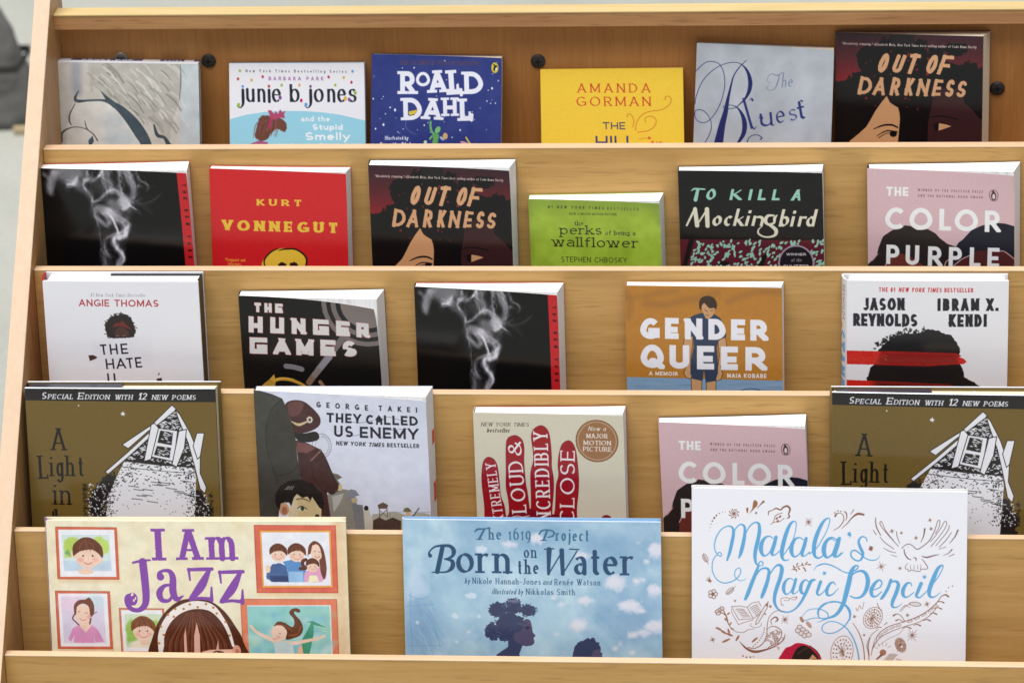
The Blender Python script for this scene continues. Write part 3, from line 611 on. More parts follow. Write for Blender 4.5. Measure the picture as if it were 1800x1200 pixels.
def art_vonn(a):
    a.fill((204, 32, 38)); a.z(340, 270, 5.713); a.grain(5, 2.5, 2)
    Y = (228, 192, 62); s = dict(w=.36, thin=.5, nib=5, ser=.055, st=.45)
    a.t('KURT', 628, 518, 1080, 525, 64, Y, tr=.72, **s); a.t('VONNEGUT', 272, 765, 1440, 796, 104, Y, tr=.42, **s)
    a.poly([(665, 1140), (690, 1050), (755, 978), (840, 950), (960, 948), (1060, 985), (1118, 1062), (1105, 1150), (1080, 1300), (720, 1300)], Y, smooth=True)
    K = (34, 26, 22)
    a.stroke([(705, 1160, 12), (690, 1090, 14), (705, 1040, 16), (765, 980, 16), (838, 948, 10)], K); a.stroke([(840, 968, 8), (900, 955, 16), (1000, 955, 18), (1080, 1000, 18), (1118, 1060, 20), (1105, 1140, 16)], K)
    a.ell(870, 1118, 42, 34, K, rough=10, cell=16); a.ell(985, 1116, 42, 30, K, rough=10, cell=16)
    a.t('"Poignant and', 298, 1076, 500, 1080, 30, (226, 170, 60), w=.2, thin=.5, ser=.05); a.t('hilarious,', 328, 1118, 465, 1120, 30, (226, 170, 60), w=.2, thin=.5)
def art_perks(a):
    a.fill((158, 186, 58)); a.z(900, 320, 6)
    n = fbm(a.h, a.w, 40, a.rng, 4); a.im += ((n-.5)*.16)[..., None]*np.array([1, 1, .6])
    a.rect(100, 100, 1700, 300, (122, 146, 58), .55, 150); a.stroke([(150, 100), (170, 900)], (120, 146, 60), w=60, a=.5, soft=80); a.stroke([(1560, 100), (1565, 420)], (126, 148, 80), w=90, a=.5, soft=90)
    K = (44, 46, 30); s = dict(w=.13, thin=.7, ser=.12, st=.8, xh=.7, rough=2.)
    a.t('#1', 372, 275, 425, 276, 30, (62, 76, 36), w=.15); a.t('NEW YORK TIMES', 470, 276, 965, 282, 30, (58, 70, 34), w=.2, sh=.2, wd=.75); a.t('BESTSELLER', 1000, 284, 1335, 288, 30, (72, 88, 44), w=.16, wd=.75)
    a.t('NOW A MAJOR MOTION PICTURE', 600, 342, 1100, 346, 24, (58, 72, 32), w=.16)
    a.t('the', 652, 452, 746, 453, 46, K, **s); a.t('perks', 500, 548, 936, 550, 96, K, **s); a.t('of being a', 975, 553, 1292, 556, 46, K, **s)
    a.t('wallflower', 415, 676, 1318, 690, 104, K, **s)
    a.t('STEPHEN CHBOSKY', 503, 840, 1197, 850, 58, (46, 54, 28), w=.11)
def art_mock(a):
    a.fill((20, 20, 22)); a.z(1180, 270, 5.713); a.grain(4, 30, 3)
    TE = (152, 204, 182); CR = (222, 218, 194)
    s = dict(thin=.34, nib=38, sh=.22)
    for ch, x0, y0, x1, y1, h in [('O', 335, 462, 430, 462, 112), ('K', 575, 464, 690, 464, 112), ('I', 762, 464, 788, 464, 112), ('L', 858, 464, 940, 464, 112), ('L', 1000, 464, 1080, 464, 112)]: a.t(ch, x0, y0, x1, y1, h, TE, w=.3, **s)
    a.stroke([(195, 372, 8), (225, 352, 20), (330, 355, 16)], TE, smooth=False); a.stroke([(262, 358, 30), (235, 462, 40)], TE, smooth=False)
    a.t('A', 1195, 466, 1290, 466, 114, TE, w=.26, thin=.35, nib=-20, sh=.28)
    s = dict(w=.2, thin=.3, nib=38, sh=.25, xh=.6, ital=True)
    for ch, x0, x1 in [('o', 388, 480), ('c', 505, 585), ('k', 605, 705), ('i', 722, 760), ('n', 790, 905), ('b', 1065, 1160), ('i', 1180, 1222), ('r', 1255, 1335), ('d', 1335, 1425)]: a.t(ch, x0, 722 if x0 < 950 else 728, x1, 724 if x0 < 950 else 728, 176, CR, **s)
    a.stroke([(140, 718, 20), (180, 640, 22), (230, 545, 26)], CR, smooth=False); a.stroke([(228, 555, 42), (245, 718, 46)], CR, smooth=False); a.stroke([(245, 712, 16), (355, 550, 20)], CR, smooth=False); a.stroke([(348, 555, 46), (350, 722, 44)], CR, smooth=False)
    a.stroke([(1020, 615, 18), (960, 620, 30), (935, 670, 38), (965, 705, 26), (1020, 690, 24), (1030, 640, 30), (1055, 612, 10)], CR)
    a.stroke([(945, 695, 20), (1000, 725, 34), (1040, 765, 40), (1030, 812, 30), (970, 832, 20), (905, 825, 18), (862, 795, 20), (865, 755, 14), (900, 725, 8)], CR)
    MR = (94, 34, 46)
    a.poly([(40, 857), (1600, 866), (1600, 2600), (40, 2600)], MR)
    for p in [[(160, 857), (215, 857), (130, 1130), (60, 1400), (0, 1400), (90, 1100)], [(440, 1080), (560, 1080), (600, 1400), (420, 1400)], [(860, 1050), (960, 980), (900, 1140), (840, 1140)]]: a.poly(p, (30, 27, 28))
    for i in range(560):
        x, y = a.rng.uniform(120, 1540), a.rng.uniform(868, 1500)
        if x < 235-(y-860)*.33 or (1340 < x < 1400 and y < 960): continue
        if a.rng.random() < .25 and 400 < x < 620 and y > 1060: continue
        a.ell(x, y, a.rng.uniform(12, 27), a.rng.uniform(8, 13), TE, rot=-50+a.rng.normal()*28)
    a.ell(1240, 1095, 182, 182, (172, 150, 166)); a.ell(1240, 1095, 166, 166, (34, 31, 36))
    a.t('WINNER', 1140, 1020, 1340, 1020, 26, (220, 214, 214), w=.26); a.t('of the', 1188, 1082, 1290, 1082, 34, (210, 205, 205), w=.12, thin=.4, sh=.25); a.t('PULITZER', 1112, 1142, 1366, 1142, 30, (215, 210, 210), w=.24)
def art_purple(a):
    a.fill((212, 180, 184)); a.z(1500, 270, 5.713); a.grain(2.5, 3)
    a.poly([(100, 1150), (150, 1110), (240, 1010), (252, 950), (290, 850), (305, 825), (400, 762), (460, 757), (490, 735), (520, 718), (575, 724), (640, 765), (750, 755), (830, 800), (870, 845), (950, 905), (1030, 930), (1060, 1000), (1000, 2600), (100, 2600)], (38, 31, 31))
    a.poly([(1030, 938), (1060, 890), (1100, 862), (1190, 765), (1290, 720), (1330, 710), (1430, 690), (1530, 698), (1625, 726), (1800, 800), (1800, 2600), (960, 2600), (960, 1060)], (25, 28, 42))
    a.poly([(310, 1150), (370, 1045), (430, 1015), (480, 1000), (560, 1020), (640, 1075), (720, 1130), (760, 1300), (700, 2600), (250, 2600)], (104, 48, 40), smooth=False)
    a.poly([(1010, 1150), (1060, 1085), (1180, 1020), (1250, 972), (1400, 968), (1530, 985), (1640, 1065), (1800, 1150), (1800, 2600), (1000, 2600)], (80, 35, 36))
    PK = (214, 172, 172)
    for p in [[(920, 1125), (935, 1085), (960, 1062)], [(1005, 1130), (1090, 1060), (1180, 1018)], [(1470, 975), (1530, 985), (1640, 1070)], [(310, 1150), (345, 1080)]]: a.stroke(p, PK, w=9)
    a.poly([(170, 1090), (235, 1015), (262, 995), (200, 1070)], PK)
    C = (236, 238, 236)
    a.t('THE', 330, 422, 553, 426, 92, C, w=.24, wd=.8)
    a.t('WINNER OF THE PULITZER PRIZE', 650, 373, 1302, 387, 24, (112, 70, 84), w=.16, wd=.62); a.t('AND THE NATIONAL BOOK AWARD', 650, 430, 1302, 443, 24, (112, 70, 84), w=.16, wd=.62)
    K = (62, 42, 50)
    a.ell(1412, 410, 47, 61, K); a.ell(1412, 410, 42, 56, (212, 180, 184)); a.ell(1412, 415, 27, 42, K); a.ell(1413, 422, 15, 30, (225, 205, 205)); a.ell(1408, 370, 12, 12, K); a.poly([(1398, 445), (1428, 445), (1432, 458), (1392, 458)], K)
    s = dict(w=.215)
    for ch, x0, x1, b0, h in [('C', 318, 512, 757, 222), ('O', 562, 795, 764, 226), ('L', 862, 984, 770, 222), ('O', 1018, 1255, 776, 226), ('R', 1322, 1478, 785, 222)]: a.t(ch, x0, b0, x1, b0+3, h, C, **s)
    for ch, x0, x1, b0, h in [('P', 330, 462, 1108, 198), ('U', 525, 662, 1116, 202), ('R', 750, 892, 1128, 202), ('P', 960, 1092, 1130, 198), ('L', 1170, 1282, 1136, 200), ('E', 1350, 1470, 1140, 200)]: a.t(ch, x0, b0, x1, b0+3, h, C, **s)
def art_hate(a):
    a.fill((234, 234, 238)); a.z(50, 465, 5.333)
    a.t('#1 New York Times Bestseller', 578, 298, 1095, 300, 32, (150, 150, 162), w=.12, thin=.45, ser=.05, sh=.12)
    a.t('ANGIE THOMAS', 465, 386, 1212, 392, 64, (172, 40, 54), w=.17)
    K = (40, 30, 30)
    a.poly([(735, 690), (715, 640), (702, 570), (725, 520), (770, 475), (850, 458), (930, 475), (975, 540), (990, 600), (975, 660), (960, 678)], K, rough=16, cell=16)
    for i in range(46):
        t = math.radians(a.rng.uniform(150, 390)); r = a.rng.uniform(125, 142); x, y = 848+r*math.cos(t), 590+r*.98*math.sin(t)
        if y < 680: a.stroke([(848+110*math.cos(t), 590+110*math.sin(t)), (x, y), (x+a.rng.normal()*12, y+a.rng.normal()*8)], K, w=7)
    a.poly([(770, 585), (800, 545), (850, 540), (870, 515), (885, 545), (930, 580), (950, 610), (890, 580), (830, 570)], (120, 40, 36), .9); a.poly([(790, 660), (795, 610), (830, 580), (880, 580), (920, 620), (925, 665), (800, 675)], (76, 46, 40)); a.stroke([(805, 662), (830, 662)], (170, 150, 140), w=4); a.stroke([(868, 662), (895, 660)], (170, 150, 140), w=4)
    a.poly([(560, 706), (1140, 662), (1150, 960), (600, 985)], (230, 230, 236), .8)
    N = (34, 30, 48)
    for ch, x0, y0, x1, y1 in [('T', 656, 842, 718, 838), ('H', 745, 838, 818, 834), ('E', 850, 834, 915, 830), ('H', 702, 976, 780, 972), ('A', 800, 972, 890, 968), ('T', 898, 968, 962, 964), ('E', 982, 962, 1043, 958), ('U', 712, 1120, 788, 1118)]: a.t(ch, x0, y0, x1, y1, 98 if y0 < 1000 else 105, N, w=.155, sh=-.04)
    a.poly([(535, 845), (585, 842), (620, 865), (592, 884), (546, 898)], (78, 48, 44), rough=4); a.poly([(1172, 1066), (1220, 1056), (1228, 1100), (1182, 1110)], (76, 40, 38), rough=4); a.stroke([(1200, 1012), (1192, 1030)], (60, 50, 60), w=9)
def art_hunger(a):
    a.fill((19, 18, 18)); a.z(400, 490, 5.713)
    G = (118, 109, 106); cx, cy = 1400, 215
    for r, c in [(452, G), (402, (32, 30, 32)), (357, G), (305, (30, 30, 36)), (255, (128, 118, 113))]: a.ell(cx, cy, r, r, c)
    a.stroke([(1150, 585, 66), (1000, 770, 66), (890, 910, 64)], (112, 104, 104), smooth=False); a.stroke([(1010, 775, 62), (890, 915, 62)], (142, 140, 148), smooth=False); a.stroke([(860, 950, 62), (795, 1035, 62)], (132, 104, 82), smooth=False)
    a.stroke([(890, 915, 62), (855, 958, 62)], (134, 122, 116), smooth=False)
    a.stroke([(568, 872), (640, 880), (725, 902)], (126, 123, 127), w=54)
    a.stroke([(430, 1040, 26), (470, 1008, 34), (540, 1000, 34), (630, 1015, 34), (740, 1065, 30), (800, 1120, 26)], (202, 152, 52)); a.stroke([(450, 1012), (540, 992), (640, 1004)], (226, 188, 92), w=9)
    a.poly([(320, 1066), (400, 1000), (445, 952), (456, 1010), (450, 1100), (330, 1100)], (208, 160, 62))
    for i in range(6): a.stroke([(345+i*20, 1070), (400+i*9, 1000+i*8)], (150, 105, 40), w=5)
    a.stroke([(908, 1030), (945, 1085)], (150, 112, 82), w=40); a.ell(640, 1120, 110, 60, (32, 34, 62))
    W_, R_ = (216, 213, 209), (176, 60, 66)
    def two(ch, x0, y0, x1, y1, h, **k):
        a.t(ch, x0, y0, x1, y1, h, R_, ex=3., sq=True, **k); a.t(ch, x0, y0, x1, y1, h, W_, sq=True, **k)
    for ch, x0, x1, b in [('T', 265, 332, 332), ('H', 366, 440, 335), ('E', 474, 552, 338)]: two(ch, x0, b, x1, b+1, 96, w=.32)
    for ch, x0, x1, b in [('H', 200, 342, 536), ('U', 418, 558, 542), ('N', 634, 775, 547), ('G', 850, 1012, 553), ('E', 1085, 1226, 560), ('R', 1292, 1422, 570)]: two(ch, x0, b, x1, b+4, 164, w=.31)
    for ch, x0, x1, b in [('G', 204, 382, 748), ('A', 446, 612, 754), ('M', 674, 848, 761), ('E', 918, 1072, 766), ('S', 1140, 1285, 772)]: two(ch, x0, b, x1, b+4, 166, w=.31)
def art_gq(a):
    a.fill((180, 122, 48)); a.z(1080, 480, 5.453); a.grain(5, 8, 3)
    for p, w in [([(130, 240), (300, 220), (420, 190), (600, 170)], 50), ([(300, 290), (480, 300), (640, 260), (800, 240), (980, 185)], 70), ([(1090, 270), (1200, 220), (1400, 170), (1600, 175)], 60), ([(110, 180), (150, 300), (130, 420)], 60)]: a.stroke(p, (152, 106, 54), w=w, a=.6, soft=50)
    a.poly([(50, 993), (700, 1005), (1610, 1030), (1700, 1032), (1700, 2600), (50, 2600)], (128, 160, 190))
    for i in range(60):
        x, y = a.rng.uniform(90, 1600), a.rng.uniform(1010, 1300); a.stroke([(x, y), (x+a.rng.uniform(60, 240), y+a.rng.normal()*5)], (100, 130, 165) if i % 2 else (150, 180, 206), w=6, a=.6)
    a.stroke([(1200, 1122), (1260, 1108), (1330, 1106), (1390, 1120)], (62, 78, 110), w=8)
    SK, NV, K = (198, 152, 108), (50, 64, 86), (40, 34, 38)
    for p in [[(665, 620), (748, 600), (740, 700), (725, 800), (722, 900), (765, 955), (740, 960), (720, 1010), (680, 1000), (655, 960), (680, 880), (690, 780), (652, 690)], [(985, 640), (1060, 610), (1070, 690), (1035, 760), (1010, 900), (1030, 960), (1010, 1020), (960, 1030), (930, 965), (985, 890), (1000, 780), (990, 700)], [(725, 1000), (830, 1020), (822, 1200), (730, 1200)], [(868, 1035), (965, 1020), (960, 1200), (875, 1200)]]:
        a.poly(p, SK); a.stroke(p+p[:1], K, w=5, smooth=False)
    a.poly([(712, 425), (760, 400), (830, 378), (950, 385), (1010, 425), (1040, 480), (1068, 590), (1060, 612), (1000, 635), (975, 700), (985, 850), (985, 950), (960, 1030), (865, 1045), (850, 920), (835, 1030), (740, 1010), (718, 960), (722, 850), (755, 700), (748, 605), (668, 590), (680, 500)], NV)
    a.poly([(832, 305), (850, 380), (875, 428), (905, 430), (945, 395), (958, 330), (930, 260), (850, 250)], SK, smooth=True)
    a.poly([(812, 330), (812, 270), (840, 228), (900, 214), (955, 235), (982, 290), (972, 345), (955, 330), (905, 330), (862, 285), (836, 310), (830, 350)], (62, 46, 36), smooth=True)
    a.stroke([(862, 345), (885, 362)], K, w=5); a.stroke([(918, 358), (945, 350)], K, w=5); a.stroke([(868, 395), (890, 402), (905, 395)], K, w=4); a.stroke([(893, 350), (888, 385)], (150, 105, 75), w=4)
    C = (230, 230, 236)
    for ch, x0, x1, b in [('G', 240, 428, 630), ('E', 478, 610, 628), ('N', 668, 838, 632), ('D', 895, 1062, 636), ('E', 1112, 1248, 640), ('R', 1298, 1465, 645)]: a.t(ch, x0, b, x1, b+2, 205, C, w=.29)
    for ch, x0, x1, b in [('Q', 240, 465, 908), ('U', 518, 708, 914), ('E', 782, 948, 920), ('E', 1012, 1176, 926), ('R', 1248, 1450, 932)]: a.t(ch, x0, b, x1, b+2, 230, C, w=.27)
    a.t('A MEMOIR', 320, 976, 597, 980, 38, C, w=.22); a.t('MAIA KOBABE', 1072, 998, 1450, 1004, 42, C, w=.22)
def art_stamped(a):
    a.fill((233, 233, 235)); a.z(1460, 470, 5.218)
    a.t('THE #1', 443, 222, 592, 223, 40, (196, 48, 56), w=.19, wd=.6); a.t('NEW YORK TIMES', 625, 223, 1018, 226, 40, (196, 48, 56), w=.19, sh=.15, wd=.6); a.t('BESTSELLER', 1045, 226, 1310, 228, 40, (196, 48, 56), w=.19, wd=.6)
    N = (26, 28, 38); s = dict(w=.25, rough=2.2)
    a.t('JASON', 300, 392, 680, 392, 116, N, **s); a.t('REYNOLDS', 207, 535, 797, 540, 118, N, **s); a.t('IBRAM', 982, 397, 1366, 397, 116, N, **s); a.t('X.', 1432, 398, 1545, 398, 116, N, **s); a.t('KENDI', 1087, 542, 1438, 543, 118, N, **s)
    K = (27, 26, 28)
    H = [(435, 760), (470, 720), (500, 690), (580, 640), (640, 612), (700, 600), (760, 605), (840, 590), (900, 560), (1000, 580), (1060, 612), (1110, 615), (1160, 680), (1195, 770), (1185, 800), (1190, 880), (1220, 930), (1240, 1010), (1330, 1050), (1390, 1095), (1450, 1400), (340, 1400), (335, 1010), (345, 985), (375, 900), (440, 860)]
    a.poly(H, K, rough=9, cell=26)
    for i in range(150):
        t = a.rng.random(); x = 400+t*790; y = 760-190*math.sin(math.pi*min(1, t*.98+.02))**.75+a.rng.normal()*16
        a.ell(x, y+8, a.rng.uniform(5, 15), a.rng.uniform(5, 13), K, .85, rough=8)
    for S_ in ([(146, 760), (600, 768), (1160, 785), (1195, 800), (1180, 815), (1230, 835), (1258, 860), (1228, 884), (1100, 886), (900, 900), (148, 884)], [(146, 1030), (600, 1045), (1100, 1070), (1200, 1110), (148, 1140)]):
        a.poly(S_, (206, 40, 34), rough=4)
    a.poly([(470, 765), (1165, 785), (1185, 880), (900, 900), (420, 888)], (128, 28, 28), .85, soft=40, rough=14, cell=14)
    a.poly([(420, 1040), (1200, 1075), (1200, 1150), (400, 1150)], (40, 24, 24), .85, soft=120)
    for i in range(120): a.ell(a.rng.uniform(150, 520), a.rng.uniform(770, 880), 2.5, 2.5, (224, 120, 100), .7)
def art_stampedspine(a):
    a.fill((226, 226, 229)); W = a.w/PPM; h = a.h/PPM
    a.M = homog([(0, 0), (W, 0), (W, h), (0, h)], [(0, 0), (a.w, 0), (a.w, a.h), (0, a.h)]); a.k = PPM; a.z(0, 0, 1)
    a.t('STAMPED', W*.06, h*.255, W*.06, h*.64, W*.78, (98, 172, 230), w=.3)
    a.t('REYNOLDS', W*.55, h*.03, W*.55, h*.2, W*.25, (110, 110, 118), w=.15); a.t('KENDI', W*.1, h*.06, W*.1, h*.18, W*.25, (90, 90, 98), w=.15)
    a.ell(W*.3, h*.235, .003, .003, (215, 60, 60))
def art_attic(a):
    GO = (108, 87, 40)
    a.fill(GO); a.z(20, 660, 4.445); a.grain(4, 3, 2)
    a.poly([(40, 40), (1700, 40), (1700, 208), (1592, 207), (105, 192), (40, 191)], (31, 29, 30))
    s = dict(w=.19, thin=.55, ser=.08, st=.7, sh=.22); C = (226, 226, 230)
    for tx, x0, x1, h in [('S', 232, 268, 52), ('PECIAL', 280, 478, 38), ('E', 516, 560, 52), ('DITION', 572, 762, 38), ('WITH', 806, 942, 38), ('12', 988, 1052, 52), ('NEW', 1094, 1216, 38), ('POEMS', 1252, 1436, 38)]: a.t(tx, x0, 181+(x0-230)*.006, x1, 181+(x1-230)*.006, h, C, **s)
    a.poly([(845, 290), (862, 288), (866, 272), (874, 288), (888, 296), (874, 300), (878, 315), (864, 304), (850, 308), (856, 298)], C); a.ell(521, 232, 5, 6, C)
    D = (24, 20, 15); s = dict(w=.115, thin=.38, nib=15, ser=.07, st=.5)
    a.t('A', 300, 579, 408, 580, 172, D, **s); a.t('L', 195, 802, 270, 800, 180, D, **s); a.t('ig', 283, 782, 385, 782, 160, D, xh=.66, **s); a.t('ht', 408, 780, 545, 780, 160, D, xh=.66, **s)
    a.t('in', 303, 1005, 432, 1006, 165, D, xh=.68, **s); a.t('the', 275, 1195, 405, 1196, 155, D, xh=.66, **s)
    # a plain wooden gable in pen and ink, bushes at its sides
    K, Wh = (33, 30, 30), (224, 224, 228)
    for p in ([(600, 1130), (560, 960), (640, 860), (700, 770), (800, 780), (790, 900), (720, 1000), (690, 1300), (560, 1300)], [(1400, 1130), (1400, 900), (1440, 880), (1500, 950), (1530, 1060), (1560, 1300), (1390, 1300)]): a.poly(p, K, rough=30, cell=22)
    for i in range(150):
        l = i % 3; x, y = (a.rng.uniform(575, 740), a.rng.uniform(840, 1100)) if l else (a.rng.uniform(1410, 1520), a.rng.uniform(930, 1100))
        a.ell(x, y, a.rng.uniform(3, 9), a.rng.uniform(2, 6), Wh, .9, rot=a.rng.uniform(0, 90))
        if l == 0 or i % 2: 
            ex_ = 560 if l else 1525; a.stroke([(ex_+a.rng.normal()*10, y), (ex_+(-1 if l else 1)*a.rng.uniform(15, 34), y+a.rng.normal()*14)], K, w=4)
    a.poly([(1265, 270), (1330, 400), (1395, 560), (1425, 800), (1400, 1300), (690, 1300), (720, 960), (800, 790), (880, 640), (1010, 500), (1130, 385)], Wh)
    a.poly([(1265, 270), (1330, 400), (1395, 560), (1420, 720), (1100, 690), (860, 660), (880, 640), (1010, 500), (1130, 385)], K)
    def ingable(x, y): return y > 270+max((1265-x)*.95, (x-1265)*2.1)
    n = 0
    while n < 640:
        x, y = a.rng.uniform(760, 1430), a.rng.uniform(280, 860)
        if not ingable(x, y+20): continue
        n += 1
        if y < 640+ (x-860)*.12: a.stroke([(x, y), (x+a.rng.uniform(8, 22), y+a.rng.normal()*8)], Wh, w=a.rng.uniform(4, 8))
        else:
            if a.rng.random() < (900-y)/260.: a.stroke([(x, y), (x+a.rng.uniform(5, 14), y+a.rng.normal()*7)], K, w=a.rng.uniform(4, 8))
    for i in range(330):
        e = a.rng.random() < .5; y = a.rng.uniform(760, 1100); x = (760-(y-760)*.2+abs(a.rng.normal())*40) if e else (1415-abs(a.rng.normal())*45)
        a.ell(x, y, a.rng.uniform(2.5, 6), a.rng.uniform(2.5, 5), K)
    for i in range(16):
        x, y = a.rng.uniform(830, 1340), a.rng.uniform(800, 1060); a.stroke([(x, y), (x+40, y+5), (x+80, y+10)], K, w=5); 
    for i in range(30): a.ell(a.rng.uniform(800, 1350), a.rng.uniform(840, 1080), 3.5, 3.5, K)
    for yb in (690, 735): a.stroke([(830, yb-30), (1000, yb-10), (1200, yb+10), (1420, yb+24)], K, w=4)
    def board(p):
        a.poly(p, Wh); a.stroke(p+p[:1], K, w=6, smooth=False)
    board([(852, 535), (1090, 380), (1250, 228), (1288, 262), (1130, 385), (1060, 430), (900, 565)]); board([(712, 748), (900, 590), (1062, 445), (1080, 470), (905, 625), (738, 764)])
    board([(1275, 262), (1310, 300), (1390, 450), (1462, 640), (1458, 760), (1504, 870), (1492, 920), (1455, 880), (1415, 700), (1370, 520), (1300, 340)]); board([(1408, 548), (1440, 446), (1498, 446), (1462, 628), (1440, 650)])
    board([(1130, 405), (1290, 428), (1255, 668), (1080, 630)])
    for p in ([(1155, 425), (1255, 440), (1240, 540), (1130, 520)], [(1125, 545), (1235, 560), (1222, 640), (1100, 615)]):
        a.poly(p, K)
        for i in range(22):
            x, y = a.rng.uniform(p[0][0], p[1][0]-10), a.rng.uniform(p[0][1]+10, p[2][1]-12); a.stroke([(x, y), (x+14, y+6)], Wh, w=5)
    board([(1085, 380), (1110, 368), (1142, 405), (1075, 650), (1020, 665)]); board([(1300, 430), (1360, 416), (1340, 560), (1275, 710), (1240, 690)])
def art_takei(a):
    a.fill((212, 215, 230)); a.z(430, 665, 4.614)
    LN = (30, 28, 30)
    a.ell(612, 540, 80, 100, (120, 122, 132)); a.ell(612, 540, 76, 96, (208, 211, 224)); a.ell(612, 540, 56, 74, (150, 152, 162)); a.ell(612, 540, 53, 71, (206, 209, 222))
    for i in range(14):
        t = math.radians(-80+i*14); a.stroke([(612+60*math.cos(t), 540+79*math.sin(t)), (612+70*math.cos(t), 540+90*math.sin(t))], (130, 132, 142), w=5)
    a.poly([(1000, 1140), (1005, 1095), (1080, 1085), (1200, 1075), (1300, 1110), (1360, 1085), (1420, 1085), (1480, 1100), (1480, 1300), (1000, 1300)], (168, 166, 150)); a.poly([(1000, 1150), (1060, 1120), (1110, 1145), (1170, 1122), (1240, 1150), (1240, 1300), (1000, 1300)], (74, 58, 50))
    a.poly([(930, 1080), (945, 1030), (975, 1035), (985, 1080), (1010, 1150), (1000, 1300), (930, 1300)], (190, 185, 172)); a.ell(957, 1045, 18, 20, (42, 36, 36))
    for x in (1062, 1125): a.stroke([(x, 1040), (x+5, 1120)], (92, 76, 64), w=6)
    a.poly([(1050, 1020), (1095, 998), (1135, 1020), (1128, 1050), (1058, 1050)], (100, 84, 72)); a.stroke([(1062, 1060), (1122, 1115)], (92, 76, 64), w=5); a.stroke([(1122, 1060), (1062, 1115)], (92, 76, 64), w=5); a.stroke([(1150, 1075), (1150, 1130)], (110, 110, 112), w=4); a.stroke([(1120, 1076), (1480, 1080)], (140, 142, 150), w=3)
    a.poly([(640, 935), (760, 890), (840, 900), (880, 1000), (905, 1130), (905, 1300), (640, 1300)], (136, 132, 122)); a.poly([(680, 950), (780, 925), (740, 1010), (690, 1080)], (172, 170, 162)); a.poly([(840, 1010), (930, 1020), (945, 1300), (880, 1300)], (120, 120, 122))
    a.poly([(690, 760), (735, 770), (770, 795), (730, 815), (765, 870), (750, 905), (690, 930)], (112, 104, 94)); a.poly([(740, 850), (770, 860), (760, 905), (730, 900)], (205, 185, 140)); a.poly([(810, 935), (835, 890), (875, 900), (905, 940), (870, 950), (890, 985), (850, 1000), (815, 965)], (126, 130, 140)); a.poly([(835, 965), (885, 960), (882, 1000), (845, 1000)], (185, 165, 130))
    a.poly([(400, 495), (500, 520), (600, 570), (640, 640), (700, 790), (735, 870), (690, 935), (640, 915), (665, 1120), (680, 1300), (560, 1300), (590, 960), (540, 880), (430, 820)], (68, 43, 42)); a.stroke([(600, 570), (640, 640), (700, 790), (735, 870), (690, 930), (640, 912)], LN, w=6); a.stroke([(520, 660), (540, 800), (610, 900), (640, 915)], LN, w=5); a.stroke([(520, 660), (600, 580)], (140, 98, 92), w=12)
    a.poly([(410, 510), (500, 525), (560, 560), (490, 600), (410, 590)], (118, 76, 76))
    a.poly([(385, 430), (470, 440), (560, 425), (592, 455), (580, 492), (500, 512), (420, 500)], (40, 38, 36), smooth=True)
    a.poly([(325, 215), (380, 175), (470, 180), (540, 230), (600, 300), (605, 360), (565, 402), (480, 435), (390, 432), (365, 330)], (72, 45, 45), smooth=True); a.poly([(345, 210), (400, 182), (465, 188), (470, 230), (430, 290), (360, 300)], (100, 66, 64), smooth=True); a.stroke([(372, 345, 8), (430, 370, 24), (500, 345, 12)], (196, 178, 140))
    for i in range(7): a.ell(520+18*math.cos(i*.9), 330+20*math.sin(i*.9), 9, 9, (205, 196, 180))
    a.ell(520, 330, 8, 8, (90, 70, 60))
    a.poly([(40, 95), (120, 97), (220, 125), (302, 160), (335, 230), (370, 350), (400, 480), (410, 640), (425, 730), (430, 850), (330, 900), (260, 950), (240, 1120), (240, 1400), (40, 1400)], (62, 61, 56)); a.poly([(75, 97), (300, 165), (200, 240), (150, 420), (160, 600), (75, 500)], (72, 72, 66), .7, soft=20)
    a.stroke([(300, 165), (215, 250), (165, 400), (165, 560), (210, 730), (250, 780), (360, 750), (415, 690)], (44, 43, 40), w=6); a.stroke([(195, 700), (230, 800), (240, 880)], (44, 43, 40), w=5)
    a.poly([(345, 1000), (395, 930), (520, 960), (592, 1035), (588, 1130), (560, 1300), (330, 1300), (325, 1080)], (206, 186, 140)); a.poly([(345, 1000), (400, 940), (400, 1100), (350, 1200), (330, 1130)], (216, 200, 165), soft=20); a.ell(288, 1055, 40, 52, (196, 148, 110)); a.ell(290, 1065, 22, 32, (160, 105, 78))
    a.poly([(215, 985), (225, 920), (262, 865), (330, 825), (430, 813), (530, 850), (600, 930), (618, 1010), (602, 1060), (575, 1040), (520, 955), (505, 985), (480, 950), (440, 962), (395, 930), (370, 960), (345, 1030), (330, 1000), (290, 1000), (262, 1010), (250, 1060), (225, 1030)], (34, 31, 31))
    for i in range(4): a.stroke([(300+i*18, 895), (330+i*14, 868)], (150, 150, 150), w=5)
    a.stroke([(390, 975), (440, 968), (500, 990)], (60, 48, 36), w=7); a.ell(432, 1050, 32, 18, (220, 215, 195)); a.ell(436, 1050, 15, 17, (70, 78, 50)); a.stroke([(398, 1045), (432, 1030), (470, 1052)], LN, w=7); a.ell(555, 1108, 18, 14, (60, 52, 40))
    a.poly([(1255, 1070), (1270, 1045), (1300, 1042), (1328, 1072), (1290, 1080)], (112, 108, 70)); a.poly([(1275, 1078), (1318, 1078), (1312, 1112), (1285, 1112)], (205, 172, 130)); a.poly([(1240, 1115), (1290, 1105), (1340, 1130), (1340, 1300), (1230, 1300)], (168, 158, 108)); a.stroke([(1338, 1112), (1388, 1045)], (60, 46, 40), w=7)
    a.grain(9, 26, 5); a.grain(3, 2, 2)
    N = (36, 34, 48)
    a.t('GEORGE', 578, 228, 998, 250, 45, N, w=.21, wd=.75); a.t('TAKEI', 1085, 250, 1400, 257, 45, N, w=.21, wd=.75)
